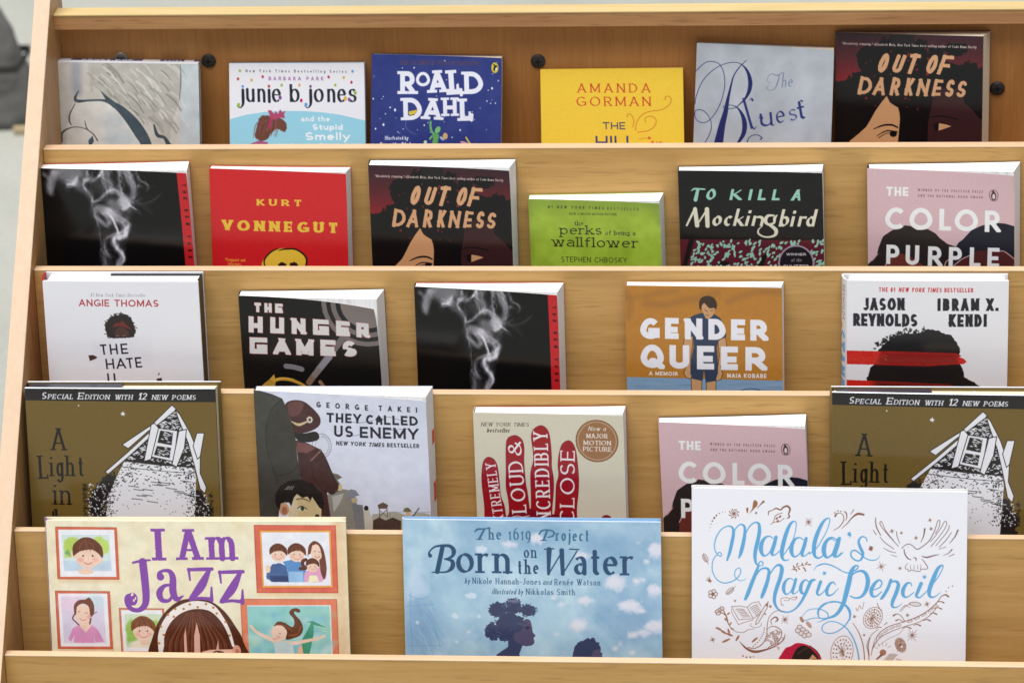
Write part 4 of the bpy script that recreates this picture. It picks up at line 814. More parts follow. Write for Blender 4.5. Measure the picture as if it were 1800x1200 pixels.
    a.t('THEY', 657, 349, 938, 358, 78, N, w=.22); a.t('C', 978, 362, 1040, 363, 78, N, w=.22); a.t('LLED', 1125, 366, 1402, 370, 80, N, w=.22)
    a.poly([(1052, 325), (1085, 285), (1118, 325), (1110, 330), (1112, 366), (1096, 366), (1094, 345), (1076, 345), (1074, 366), (1060, 365), (1062, 328)], N)
    a.t('US', 715, 466, 868, 470, 92, N, w=.2); a.t('ENEMY', 924, 474, 1400, 486, 92, N, w=.2)
    for p in [[(860, 345), (940, 350), (1040, 330)], [(1110, 320), (1160, 300), (1260, 325)], [(870, 460), (930, 445)], [(1140, 412), (1280, 400)]]: a.stroke(p, (70, 70, 84), w=3)
    a.t('NEW YORK', 727, 534, 968, 543, 34, N, w=.2, sh=.1); a.t('TIMES', 992, 545, 1118, 549, 34, N, w=.2, sh=.2); a.t('BESTSELLER', 1143, 549, 1404, 556, 34, N, w=.2)
def art_loud(a):
    a.fill((208, 201, 180)); a.z(810, 700, 5.455); a.grain(2, 3)
    R_, S_ = (152, 18, 32), (96, 30, 34)
    F = [[(215, 1300), (200, 1000), (186, 850), (185, 740), (200, 620), (230, 572), (265, 562), (310, 590), (338, 660), (350, 800), (360, 930), (395, 1050), (410, 1300)],
         [(445, 1300), (437, 1000), (416, 850), (420, 700), (425, 480), (440, 390), (480, 359), (530, 355), (580, 395), (597, 470), (592, 600), (602, 800), (617, 900), (632, 1050), (660, 1300)],
         [(630, 1300), (652, 1000), (655, 720), (684, 600), (684, 500), (672, 370), (690, 300), (750, 258), (800, 268), (837, 320), (852, 420), (858, 560), (855, 650), (870, 760), (866, 900), (846, 1100), (850, 1300)],
         [(860, 1300), (885, 1000), (897, 830), (922, 740), (920, 620), (940, 500), (970, 430), (1020, 400), (1060, 420), (1090, 490), (1105, 620), (1112, 760), (1105, 900), (1085, 1060), (1082, 1300)]]
    for f in F: a.stroke(f, S_, w=7); a.poly(f, R_, smooth=True)
    a.poly([(445, 1080), (640, 1052), (745, 1085), (850, 1105), (1082, 1120), (1082, 1500), (215, 1500), (215, 1180), (405, 1150)], (120, 14, 34))
    C = (232, 226, 226); s = dict(w=.15, thin=.5, nib=10, ser=.06, st=.5)
    a.t('EXTREMELY', 392, 1235, 318, 612, 98, C, **s); a.t('LOUD', 605, 1088, 578, 595, 140, C, **s); a.t('&', 575, 545, 572, 400, 130, C, w=.17, thin=.4)
    a.t('INCREDIBLY', 838, 1215, 826, 315, 138, C, **s); a.t('CLOSE', 1058, 1205, 1085, 495, 140, C, **s)
    a.stroke([(470, 1130), (520, 1122), (560, 1132), (630, 1120)], C, w=7)
    a.ell(1300, 401, 206, 206, (112, 74, 46)); a.ell(1300, 401, 200, 200, (152, 108, 72))
    for i in range(72): t = i*math.pi/36; a.ell(1300+184*math.cos(t), 401+184*math.sin(t), 4.5, 4.5, (222, 204, 176))
    s = dict(w=.18, thin=.45, ser=.06, st=.6)
    a.t('Now a', 1217, 303, 1385, 305, 44, (232, 224, 212), w=.15, thin=.4, sh=.25, ital=True)
    a.t('MAJOR', 1200, 374, 1402, 377, 44, (236, 230, 222), **s); a.t('MOTION', 1170, 440, 1432, 444, 44, (236, 230, 222), **s); a.t('PICTURE', 1163, 500, 1437, 506, 44, (236, 230, 222), **s)
    s = dict(w=.14, thin=.4, sh=.22, ser=.06, st=.5)
    a.t('NEW YORK TIMES', 190, 265, 648, 266, 36, (70, 64, 58), **s); a.t('bestseller', 246, 323, 462, 324, 40, (60, 54, 50), ital=True, **dict(s, w=.18))
    a.ell(1368, 1160, 52, 46, (130, 24, 36))
def art_jazz(a):
    a.fill((233, 224, 194)); a.z(60, 895, 4.364)
    n = fbm(a.h, a.w, 60, a.rng, 3); a.im += ((n-.5)*.1)[..., None]*np.array([.3, .7, 1.2])
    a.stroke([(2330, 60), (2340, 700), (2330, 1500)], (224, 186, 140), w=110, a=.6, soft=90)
    SKN, HR, OR = (236, 204, 182), (104, 58, 40), (206, 104, 72)
    def frame(x0, y0, x1, y1, t, c=OR, mat=24, sk=0):
        q = [(x0+sk, y0), (x1, y0+4), (x1-sk*.6, y1), (x0-2, y1-3)]
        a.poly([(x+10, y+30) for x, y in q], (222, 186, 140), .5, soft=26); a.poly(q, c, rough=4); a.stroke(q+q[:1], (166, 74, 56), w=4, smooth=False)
        a.poly([(x0+sk+t, y0+t), (x1-t, y0+t), (x1-sk*.6-t, y1-t), (x0+t, y1-t)], (234, 234, 238))
    def kid(cx, cy, r, hair=HR, face=True, soft=3):
        a.ell(cx, cy+r*.25, r*.86, r*.82, SKN, soft=6); a.ell(cx-r*.5, cy+r*.5, r*.22, r*.16, (232, 160, 150), .6, soft=12); a.ell(cx+r*.5, cy+r*.5, r*.22, r*.16, (232, 160, 150), .6, soft=12)
        a.poly([(cx-r, cy+r*.2), (cx-r*.95, cy-r*.5), (cx-r*.3, cy-r), (cx+r*.4, cy-r*.95), (cx+r, cy-r*.4), (cx+r*1.02, cy+r*.35), (cx+r*.72, cy+r*.05), (cx+r*.3, cy-r*.2), (cx-r*.4, cy-r*.12), (cx-r*.8, cy+r*.1)], hair, smooth=True)
        for i in range(7): a.stroke([(cx-r*.1, cy-r*.9), (cx-r*.7+i*r*.22, cy-r*.45), (cx-r*.8+i*r*.25, cy-r*.1)], (148, 92, 62) if i % 2 else (74, 40, 30), w=max(3, r*.05), a=.6)
        if face:
            for e in (-.32, .34): a.ell(cx+e*r, cy+r*.22, r*.06, r*.07, (90, 60, 50))
            a.stroke([(cx-r*.28, cy+r*.68), (cx, cy+r*.78), (cx+r*.28, cy+r*.68)], (190, 100, 95), w=max(3, r*.06)); a.stroke([(cx, cy+r*.35), (cx+r*.06, cy+r*.5)], (214, 160, 140), w=3)
    frame(152, 132, 630, 530, 20, sk=8); a.rect(205, 190, 570, 465, (206, 222, 222), soft=8)
    a.poly([(212, 250), (260, 205), (330, 220), (330, 360), (212, 365)], (178, 204, 96), soft=14, rough=12, cell=30); a.poly([(450, 210), (500, 200), (560, 240), (560, 330), (480, 350)], (186, 210, 110), soft=14, rough=12, cell=30); a.poly([(215, 330), (245, 300), (270, 360)], (120, 170, 110), soft=8); a.rect(205, 390, 570, 465, (190, 208, 224), soft=14)
    a.ell(372, 470, 62, 24, SKN); a.ell(280, 342, 14, 30, SKN); a.ell(488, 385, 16, 26, SKN, rot=30); kid(394, 326, 112)
    frame(118, 618, 545, 1066, 20, c=(204, 102, 76), sk=6); a.rect(165, 665, 492, 1020, (216, 208, 226), soft=8); a.ell(240, 720, 90, 60, (236, 200, 222), .6, soft=80); a.ell(430, 700, 70, 60, (190, 222, 226), .6, soft=80)
    a.poly([(200, 990), (240, 905), (290, 880), (340, 905), (390, 880), (430, 910), (478, 1010), (410, 1015), (400, 960), (400, 1018), (240, 1018), (250, 960), (220, 1010)], (214, 146, 188), rough=4); a.poly([(292, 885), (310, 850), (360, 850), (385, 885), (340, 940)], SKN)
    a.ell(330, 800, 62, 78, SKN, soft=5); a.poly([(262, 800), (262, 730), (300, 690), (350, 684), (385, 670), (415, 720), (412, 790), (385, 815), (375, 740), (330, 715), (285, 740), (275, 790)], (112, 66, 48), smooth=True); a.stroke([(265, 790), (245, 830), (270, 860), (290, 880)], (112, 66, 48), w=10); a.stroke([(395, 810), (415, 790), (435, 780)], (112, 66, 48), w=5); a.stroke([(385, 830), (375, 870)], (112, 66, 48), w=12)
    a.stroke([(290, 775), (305, 780)], (120, 80, 70), w=4); a.stroke([(345, 790), (362, 786)], (120, 80, 70), w=4); a.stroke([(300, 830), (325, 845), (350, 835)], (200, 110, 110), w=5); a.ell(375, 815, 18, 14, (230, 150, 150), .6, soft=14)
    frame(610, 750, 955, 1098, 14, c=(204, 130, 96)); a.rect(650, 795, 940, 1055, (206, 222, 190), soft=8); a.poly([(655, 880), (700, 830), (740, 860), (740, 990), (655, 1030)], (148, 190, 90), soft=20, rough=14, cell=26); a.poly([(850, 850), (900, 840), (910, 880), (880, 930)], (160, 200, 100), soft=16)
    a.poly([(680, 1055), (700, 1010), (770, 1000), (850, 1020), (850, 1055)], (232, 224, 200)); a.ell(795, 1010, 40, 26, SKN); kid(787, 905, 92, (128, 76, 46))
    a.z(340, 895, 4.364)
    frame(464, 118, 1088, 634, 46, c=(206, 92, 70)); a.rect(505, 158, 1050, 592, (226, 160, 80)); a.rect(518, 172, 1036, 578, (230, 231, 238), soft=3)
    for i in range(60): 
        x = 470+i*10.3; a.stroke([(x, 124), (x, 150)], (228, 130, 108), w=3); a.stroke([(x, 602), (x, 626)], (228, 130, 108), w=3)
    for i in range(48):
        y = 130+i*10.3; a.stroke([(472, y), (500, y)], (228, 130, 108), w=3); a.stroke([(1056, y), (1082, y)], (228, 130, 108), w=3)
    a.poly([(540, 520), (545, 470), (590, 415), (650, 405), (700, 430), (712, 550), (580, 548)], (72, 98, 146), rough=4); a.poly([(560, 500), (712, 505), (712, 550), (580, 548)], (50, 66, 110)); a.ell(555, 450, 20, 30, SKN)
    a.poly([(670, 395), (740, 380), (830, 400), (850, 470), (830, 550), (712, 550), (700, 440)], (92, 142, 196), rough=4); a.rect(712, 470, 825, 550, (146, 186, 222), soft=6)
    a.poly([(830, 550), (835, 480), (870, 450), (960, 440), (1010, 440), (1000, 520), (960, 552)], (222, 160, 190), rough=6); a.poly([(860, 550), (875, 500), (930, 500), (945, 550)], (238, 230, 190))
    kid(640, 325, 66); kid(782, 325, 68)
    a.poly([(866, 340), (880, 270), (925, 240), (975, 275), (1000, 360), (1006, 460), (985, 530), (960, 470), (950, 380), (900, 260), (870, 350)], (108, 60, 44), smooth=True); a.ell(935, 325, 46, 62, SKN, soft=5); a.stroke([(915, 318), (928, 316)], (110, 80, 70), w=4); a.stroke([(950, 322), (964, 322)], (110, 80, 70), w=4); a.stroke([(920, 355), (940, 366), (960, 352)], (190, 100, 95), w=5); a.stroke([(880, 330), (900, 262), (930, 248), (968, 282), (985, 360)], (108, 60, 44), w=18)
    kid(900, 420, 50); a.stroke([(850, 380), (828, 390), (825, 420), (845, 445), (805, 448)], (96, 54, 42), w=26)
    frame(332, 680, 1075, 1300, 48, c=(222, 128, 96)); a.rect(380, 735, 1018, 1300, (146, 204, 200)); 
    for c_, n_ in (((120, 190, 178), 14), ((178, 216, 170), 8), ((120, 176, 214), 12), ((206, 228, 220), 14)):
        for i in range(n_): a.ell(a.rng.uniform(420, 990), a.rng.uniform(770, 1200), a.rng.uniform(30, 90), a.rng.uniform(14, 34), c_, .45, rot=a.rng.uniform(-40, 10), soft=50)
    a.poly([(790, 1000), (840, 920), (870, 860), (830, 858), (880, 848), (990, 900), (890, 880), (885, 960), (860, 1060), (820, 1200), (760, 1200)], (70, 150, 120), rough=3); a.poly([(760, 1060), (790, 1030), (800, 1100), (760, 1110)], (236, 180, 150))
    a.stroke([(405, 890, 24), (440, 930, 24), (500, 965, 28), (580, 1000, 36), (640, 1030, 46)], SKN, soft=4); a.stroke([(660, 1020, 36), (740, 1020, 30), (840, 1000, 26), (920, 985, 22), (970, 965, 20)], SKN, soft=4)
    a.poly([(570, 1020), (640, 1000), (720, 1030), (740, 1200), (600, 1200)], (196, 214, 214)); a.ell(620, 940, 62, 66, SKN, soft=4)
    a.poly([(580, 890), (610, 855), (660, 860), (720, 895), (740, 870), (735, 830), (705, 790), (720, 760), (760, 750), (790, 765), (780, 785), (745, 775), (748, 800), (790, 850), (805, 910), (780, 960), (720, 985), (670, 990), (680, 930), (650, 890), (610, 880)], HR, smooth=True); a.stroke([(690, 960), (760, 950), (790, 890)], (156, 98, 66), w=6); a.stroke([(600, 880), (660, 885), (720, 920)], (156, 98, 66), w=5)
    a.stroke([(618, 945), (632, 948)], (120, 80, 70), w=4); a.stroke([(572, 985), (590, 990)], (200, 100, 100), w=5); a.ell(612, 975, 16, 12, (232, 150, 150), .6, soft=12)
    a.z(60, 895, 4.364)
    # the girl with the spotted hairband at the bottom
    a.poly([(810, 1110), (850, 990), (905, 860), (985, 760), (1090, 690), (1220, 675), (1330, 700), (1430, 780), (1510, 900), (1560, 1010), (1600, 1300), (800, 1300)], (84, 42, 28), smooth=True)
    a.stroke([(925, 1250, 44), (920, 1100, 46), (925, 960, 50), (985, 840, 56), (1080, 760, 60), (1200, 725, 64), (1320, 745, 58), (1400, 830, 36), (1450, 930, 28), (1480, 1040, 20)], (236, 230, 222))
    for x, y in [(905, 1020), (945, 955), (925, 890), (985, 800), (1030, 815), (1045, 755), (1110, 755), (1160, 720), (1220, 742), (1285, 718), (1340, 745), (1365, 790), (1430, 855), (1455, 960)]: a.ell(x, y, 10, 9, (186, 122, 60))
    a.poly([(950, 1300), (950, 1000), (1010, 870), (1100, 800), (1220, 765), (1330, 800), (1400, 900), (1440, 1060), (1440, 1300)], (92, 48, 34), smooth=True)
    for i in range(34):
        x = 975+i*14; a.stroke([(1190+(x-1200)*.25, 785), (x*.6+1195*.4, 880), (x, 1020), (x+a.rng.normal()*8, 1200)], [(64, 30, 22), (138, 84, 60), (112, 62, 44)][i % 3], w=a.rng.uniform(5, 13), a=.6)
    a.poly([(1095, 1200), (1100, 960), (1118, 900), (1120, 1200)], (224, 172, 150)); a.poly([(1170, 1200), (1180, 960), (1205, 860), (1225, 960), (1218, 1200)], (226, 178, 155)); a.poly([(1330, 1200), (1345, 1070), (1365, 990), (1370, 1200)], (222, 170, 150))
    a.poly([(1235, 1085), (1300, 1070), (1480, 1066), (1470, 1200), (1235, 1200)], (232, 186, 162)); a.stroke([(1320, 1096), (1350, 1082), (1400, 1090)], (60, 36, 30), w=9); a.ell(1368, 1105, 24, 18, (62, 40, 40)); a.ell(1505, 1080, 32, 46, (224, 166, 140)); a.ell(1508, 1090, 16, 26, (200, 120, 100))
    a.grain(12, 22, 5, (1, .9, .8)); a.grain(4, 2, 2)
    P = (132, 74, 164); s = dict(w=.2, thin=.3, nib=8, ser=.09, st=.45, rough=2.5)
    a.t('I', 918, 385, 970, 385, 242, P, **dict(s, w=.21, ser=.12)); a.t('A', 1095, 382, 1265, 380, 235, P, **s); a.t('m', 1330, 380, 1530, 378, 262, P, xh=.66, **dict(s, w=.17))
    a.stroke([(740, 402, 18), (800, 388, 22), (872, 382, 14)], P, smooth=False); a.stroke([(815, 395, 60), (822, 520, 60), (825, 660, 56), (808, 730, 48), (760, 765, 36), (705, 755, 36), (680, 715, 44), (690, 670, 60), (730, 665, 50)], P); a.ell(720, 680, 38, 50, P); a.ell(718, 645, 9, 14, (236, 226, 200), rot=30); a.ell(742, 675, 6, 12, (236, 226, 200)); a.ell(728, 690, 7, 11, (236, 226, 200))
    a.stroke([(945, 510, 58), (940, 480, 30), (975, 462, 24), (1020, 470, 36), (1040, 520, 50), (1035, 620, 56), (1060, 680, 40), (1112, 655, 10)], P); a.stroke([(1030, 570, 16), (970, 580, 30), (930, 630, 50), (945, 685, 40), (1000, 690, 26), (1035, 640, 20)], P)
    def zz(dx, dy, k=1.):
        L_ = lambda *p: [(x*k+dx, y*k+dy) if len(q) == 2 else (x*k+dx, y*k+dy, q[2]) for q in p for x, y in [q[:2]]]
        a.stroke(L_((1165, 455, 26), (1265, 452, 30), (1345, 450, 28)), P, smooth=False); a.stroke(L_((1165, 450, 22), (1172, 535, 14)), P, smooth=False); a.stroke(L_((1325, 455, 30), (1255, 580, 66), (1175, 675, 40)), P); a.stroke(L_((1165, 680, 26), (1250, 672, 24), (1330, 680, 30)), P, smooth=False); a.stroke(L_((1330, 690, 30), (1335, 590, 14)), P, smooth=False)
    zz(0, 0); zz(238, 20, 1.0)
def art_water(a):
    a.fill((162, 194, 214)); a.z(690, 890, 4.2875)
    n = fbm(a.h, a.w, 90, a.rng, 5); m = fbm(a.h, a.w, 30, a.rng, 4)
    a.im += ((n-.5)*.26+(m-.5)*.12)[..., None]*np.array([1.2, .9, .6])
    for q in [((950, 180, 400, 90), (126, 162, 192)), ((1700, 300, 260, 120), (124, 160, 194)), ((170, 900, 150, 240), (118, 154, 190)), ((1800, 800, 200, 180), (122, 158, 194)), ((450, 760, 160, 200), (172, 206, 222)), ((1150, 900, 200, 180), (170, 204, 220))]: a.ell(*q[0], q[1], .55, soft=200)
    a.poly([(120, 480), (160, 440), (260, 640), (90, 700)], (196, 214, 232), .6, soft=50)
    for i in range(60):
        x, y = a.rng.uniform(90, 300), a.rng.uniform(690, 1100); a.stroke([(x, y), (x+a.rng.uniform(10, 80), y+a.rng.uniform(30, 140))], (112, 150, 190) if i % 2 else (172, 202, 222), w=7, a=.22, soft=8)
    for p in [[(80, 745), (200, 735), (290, 730)], [(100, 660), (180, 690), (260, 670)], [(120, 640), (110, 760), (120, 1100)], [(90, 1045), (330, 1042)], [(240, 800), (300, 940), (330, 1050)]]: a.stroke(p, (104, 148, 196), w=7, a=.5, soft=6)
    for x, y, rx, ry in [(665, 318, 45, 26), (450, 815, 22, 20), (575, 665, 40, 22), (160, 868, 14, 13), (552, 940, 14, 12), (455, 1012, 12, 10), (632, 820, 14, 12)]: a.ell(x, y, rx, ry, (212, 224, 236), .8, soft=14, rough=10, cell=16)
    a.z(920, 890, 4.2846)
    for x, y, rx, ry in [(1000, 330, 60, 66), (930, 410, 18, 16), (690, 570, 80, 60), (850, 555, 26, 24), (990, 625, 60, 44), (460, 705, 56, 32), (800, 745, 92, 46), (870, 780, 50, 20), (405, 890, 72, 52), (990, 900, 84, 54), (900, 950, 60, 26), (818, 962, 34, 24), (280, 728, 24, 14), (222, 682, 20, 16), (235, 955, 16, 12), (680, 1066, 16, 14), (808, 1096, 22, 16), (445, 365, 60, 26), (-110, 280, 60, 20), (100, 240, 60, 40), (905, 548, 7, 7), (855, 268, 6, 6), (720, 1030, 8, 8)]:
        a.ell(x, y, rx, ry, (206, 212, 226), .8, soft=30, rough=26, cell=30); a.ell(x-rx*.1, y-ry*.15, rx*.75, ry*.65, (222, 222, 232), .75, soft=26, rough=14, cell=16)
    a.z(690, 890, 4.2875)
    C1, C2 = (60, 108, 142), (42, 74, 110)
    s = dict(w=.15, thin=.35, nib=18, ser=.07, st=.5)
    a.stroke([(618, 185, 10), (640, 168, 16), (680, 165, 12), (730, 160, 8)], C1); a.stroke([(690, 168, 16), (650, 240, 18)], C1, smooth=False); a.stroke([(630, 242), (672, 242)], C1, w=8); a.t('he', 722, 244, 818, 244, 92, C1, xh=.6, **s)
    s16 = dict(w=.15, thin=.35, nib=18, ser=.07, st=.5)
    a.t('1', 872, 247, 888, 247, 62, C1, **s16); a.t('6', 908, 247, 950, 247, 92, C1, w=.13, thin=.35); a.t('1', 966, 247, 982, 247, 62, C1, **s16); a.t('9', 1000, 272, 1040, 272, 92, C1, w=.13, thin=.35)
    sb = dict(w=.17, thin=.32, nib=20, ser=.09, st=.45)
    a.stroke([(275, 365, 30), (268, 340, 12), (310, 300, 14), (370, 290, 20), (430, 295, 26), (455, 330, 34), (440, 370, 22), (385, 392, 10)], C2); a.stroke([(372, 295, 34), (325, 485, 36)], C2, smooth=False); a.stroke([(385, 388, 12), (440, 405, 28), (440, 450, 34), (400, 484, 16), (330, 489, 12), (285, 489, 8)], C2)
    a.t('o', 470, 493, 605, 493, 205, C2, xh=.72, **sb); a.t('rn', 632, 494, 875, 496, 205, C2, xh=.72, **sb)
    a.z(920, 890, 4.2846)
    a.stroke([(118, 205, 10), (135, 180, 14), (180, 172, 12), (225, 185, 14), (222, 215, 14), (180, 228, 8)], C1); a.stroke([(178, 178, 16), (150, 248, 18)], C1, smooth=False); a.stroke([(130, 250), (172, 250)], C1, w=8)
    a.t('roject', 242, 252, 490, 258, 92, C1, xh=.62, **s)
    a.t('on', -22+20, 380, 92, 380, 82, C2, xh=.72, **s); a.t('the', -50, 500, 108, 500, 110, C2, xh=.6, **s)
    a.stroke([(155, 315, 10), (225, 312, 10)], C2, smooth=False); a.stroke([(190, 318, 40), (182, 500, 22)], C2, smooth=False); a.stroke([(185, 498, 10), (298, 318, 10)], C2, smooth=False); a.stroke([(285, 325, 36), (290, 500, 30)], C2, smooth=False); a.stroke([(290, 500, 10), (400, 330, 10)], C2, smooth=False); a.stroke([(345, 315), (415, 318)], C2, w=10, smooth=False)
    a.t('a', 375, 505, 470, 506, 190, C2, xh=.72, **dict(sb, ser=0)); a.t('t', 500, 508, 575, 508, 205, C2, xh=.68, **dict(sb, ser=0)); a.t('e', 595, 510, 708, 510, 200, C2, xh=.7, **sb); a.t('r', 742, 512, 828, 512, 205, C2, xh=.7, **sb)
    B = (50, 82, 116); s = dict(w=.13, thin=.4, ser=.05, xh=.64)
    a.z(690, 890, 4.2875)
    a.t('by', 530, 572, 568, 573, 44, B, w=.12, thin=.4, sh=.2, xh=.6); a.t('Nikole Hannah-Jones', 590, 574, 1108, 581, 46, B, **s)
    a.t('illustrated by', 736, 652, 970, 655, 42, B, w=.12, thin=.4, sh=.22, xh=.62, ital=True)
    a.z(920, 890, 4.2846)
    a.t('and', 138, 581, 202, 582, 40, B, w=.12, thin=.4, sh=.2, ital=True); a.t('Ren\u00e9e Watson', 226, 583, 572, 587, 46, B, **s); a.t('Nikkolas Smith', 8, 655, 378, 659, 46, B, **s)
    a.z(690, 890, 4.2875)
    K, K2, FC = (56, 64, 96), (78, 88, 120), (84, 78, 108)
    a.poly([(850, 920), (960, 900), (1010, 950), (1010, 1010), (960, 1040), (935, 1100), (930, 1300), (740, 1300), (760, 1110), (850, 1050)], (60, 66, 98), smooth=False)
    a.poly([(940, 880), (985, 842), (1020, 850), (1035, 900), (1040, 940), (1060, 965), (1045, 985), (1050, 1020), (1020, 1042), (960, 1040), (890, 980)], FC, smooth=True)
    for x, y, rx, ry in [(785, 770, 72, 62), (900, 745, 62, 62), (1010, 775, 62, 46), (735, 935, 58, 64), (870, 870, 105, 80), (830, 950, 60, 60)]:
        a.ell(x, y, rx, ry, K, rough=20, cell=18)
        for i in range(16):
            t = a.rng.uniform(0, 6.28); a.stroke([(x+rx*.5*math.cos(t), y+ry*.5*math.sin(t)), (x+rx*1.12*math.cos(t+.15), y+ry*1.12*math.sin(t+.15))], K2 if i % 3 == 0 else K, w=6, a=.8)
    a.ell(905, 705, 40, 14, (140, 140, 165), .6, soft=16); a.ell(1000, 905, 18, 14, (48, 48, 70), soft=6); a.stroke([(970, 880), (1000, 868)], (50, 50, 74), w=6); a.stroke([(1030, 1000), (1048, 998)], (120, 84, 100), w=8)
    a.z(920, 890, 4.2846)
    a.poly([(355, 1130), (365, 1060), (400, 1020), (460, 990), (520, 985), (560, 1030), (570, 1075), (585, 1130), (580, 1300), (360, 1300)], K, rough=12, cell=14); a.poly([(500, 1110), (520, 1075), (560, 1068), (578, 1110), (580, 1300), (500, 1300)], FC, rough=4)
def art_malala(a):
    a.fill((233, 234, 240)); a.z(1240, 910, 6.6667)
    B = (98, 166, 212); BR = (134, 92, 76)
    S = lambda *p, c=B: a.stroke(p, c)
    S((490, 700, 4), (430, 725, 9), (375, 700, 11), (352, 650, 11), (365, 600, 11), (400, 575, 11), (425, 600, 12), (415, 650, 12), (370, 705, 14), (300, 740, 14), (220, 750, 14), (150, 715, 13), (100, 640, 12), (86, 560, 12), (100, 480, 12), (140, 425, 12), (185, 440, 13), (195, 410, 12), (170, 392, 12), (145, 410, 13), (120, 370, 13), (112, 300, 13), (140, 200, 14), (200, 120, 14), (270, 88, 15), (320, 105, 24), (335, 170, 36), (315, 290, 42), (290, 400, 36), (262, 485, 22))
    S((262, 485, 12), (285, 380, 10), (300, 310, 8), (335, 180, 12), (365, 110, 14), (415, 68, 16), (460, 90, 28), (468, 170, 36), (450, 290, 44), (425, 400, 36), (402, 455, 20))
    S((402, 455, 12), (415, 360, 10), (440, 270, 8), (485, 160, 12), (530, 85, 16), (585, 45, 18), (630, 60, 30), (640, 140, 42), (625, 240, 46), (600, 350, 46), (590, 440, 40), (605, 520, 26), (635, 545, 12), (680, 545, 12), (685, 510, 14), (655, 498, 14), (630, 530, 16))
    def sa(x, y, k=1., tail=1):  # script a
        S(*[(x+px*k, y+py*k, w*k) for px, py, w in [(150, 20, 12), (110, -5, 16), (60, 10, 28), (20, 70, 46), (10, 150, 50), (35, 215, 30), (75, 215, 18), (120, 170, 14), (165, 60, 14)]])
        S(*[(x+px*k, y+py*k, w*k) for px, py, w in [(185, 5, 40), (165, 90, 44), (140, 170, 44), (145, 212, 26), (185, 205, 14), (230, 165, 12)]])
    sa(650, 210); sa(1008, 225, .98); sa(1388, 240, .95)
    def sl(x, y): S(*[(x+px, y+py, w) for px, py, w in [(-30, 160, 12), (20, 90, 12), (80, -10, 12), (115, -120, 11), (125, -220, 12), (100, -250, 16), (55, -215, 34), (10, -110, 46), (-25, 20, 50), (-40, 120, 46), (-25, 190, 30), (10, 205, 18), (50, 195, 8)]])
    sl(945, 280)
    S(*[(1290+px, 280+py, w) for px, py, w in [(-60, 130, 14), (20, 70, 12), (90, -40, 12), (145, -150, 11), (175, -260, 12), (150, -285, 16), (95, -240, 34), (40, -130, 46), (0, 0, 50), (-5, 110, 46), (15, 165, 30), (60, 175, 20), (120, 135, 12)]])
    # second line, first word
    S((635, 545, 26), (600, 640, 40), (550, 770, 46), (510, 880, 46), (482, 940, 34))
    S((590, 690, 14), (650, 600, 20), (710, 575, 26), (755, 600, 34), (750, 690, 42), (720, 800, 46), (690, 880, 44), (675, 920, 30)); S((675, 915, 14), (700, 800, 12), (770, 650, 14), (830, 560, 20), (880, 540, 34), (910, 580, 46), (895, 680, 48), (855, 800, 46), (830, 900, 42), (830, 980, 36), (870, 1055, 24), (940, 1090, 18), (1020, 1085, 18), (1090, 1040, 22), (1150, 960, 30), (1200, 860, 38), (1250, 740, 40), (1280, 715, 30), (1300, 712, 24))
    sa(925, 700, .82); S((1230, 735, 12), (1190, 712, 18), (1150, 750, 34), (1135, 820, 42), (1155, 870, 30), (1200, 855, 18), (1250, 770, 12))
    S((1370, 735, 38), (1345, 810, 36), (1330, 870, 30), (1360, 890, 18), (1410, 850, 12), (1450, 800, 10)); S((1545, 770, 10), (1520, 740, 18), (1480, 760, 30), (1445, 830, 40), (1455, 890, 30), (1510, 885, 16), (1580, 815, 8))
    S((1285, 605, 4), (1320, 555, 10), (1400, 525, 15), (1500, 545, 15), (1600, 595, 12))
    a.z(1440, 900, 6.316)
    S((0, 580, 14), (80, 562, 14), (180, 590, 13), (280, 645, 12), (350, 660, 14), (420, 630, 16), (450, 600, 14), (445, 582, 16), (410, 590, 26), (375, 650, 48), (350, 770, 56), (320, 900, 54), (290, 1010, 46), (220, 1120, 36), (120, 1165, 20), (40, 1165, 14), (10, 1120, 16), (20, 1060, 16), (80, 1005, 16), (170, 985, 15), (250, 990, 16), (320, 1030, 18), (365, 1100, 20), (370, 1180, 18))
    S((340, 740, 12), (400, 670, 18), (470, 640, 26), (530, 660, 38), (562, 740, 48), (550, 840, 46), (500, 920, 30), (430, 940, 20), (370, 920, 16))
    sa(55, 275, .97); S((345, 225, 34), (358, 250, 14), (345, 272, 6)); a.ell(342, 236, 20, 18, B)
    S((545, 315, 12), (530, 275, 14), (485, 262, 18), (450, 310, 26), (470, 380, 34), (500, 450, 34), (480, 515, 22), (430, 525, 18), (375, 485, 18), (370, 430, 16), (410, 412, 18), (470, 450, 16), (530, 500, 13), (600, 522, 13), (660, 510, 10), (695, 465, 4))
    S((635, 850, 12), (700, 820, 14), (720, 770, 16), (690, 740, 20), (640, 780, 36), (605, 850, 44), (615, 915, 32), (660, 920, 18), (720, 870, 12)); S((820, 740, 34), (790, 830, 36), (740, 920, 36), (715, 950, 24)); S((745, 900, 12), (810, 780, 18), (870, 755, 26), (905, 790, 40), (885, 880, 44), (845, 980, 40), (845, 1035, 26), (890, 1045, 14), (950, 1005, 6))
    S((1055, 805, 12), (1040, 775, 16), (1000, 780, 28), (960, 850, 44), (965, 915, 34), (1010, 930, 16), (1080, 880, 12)); S((1160, 780, 40), (1125, 870, 38), (1110, 920, 30), (1150, 935, 16), (1200, 890, 12)); S((1200, 895, 10), (1280, 800, 12), (1360, 690, 12), (1400, 600, 12), (1385, 580, 20), (1340, 620, 38), (1290, 740, 50), (1255, 850, 48), (1260, 920, 32), (1310, 930, 16), (1385, 878, 5))
    for x, y in [(75, 665), (1195, 708)]:
        for i in range(4): t = i*.8+.3; a.stroke([(x-26*math.cos(t), y-26*math.sin(t), 3), (x, y, 13), (x+26*math.cos(t), y+26*math.sin(t), 3)], B)
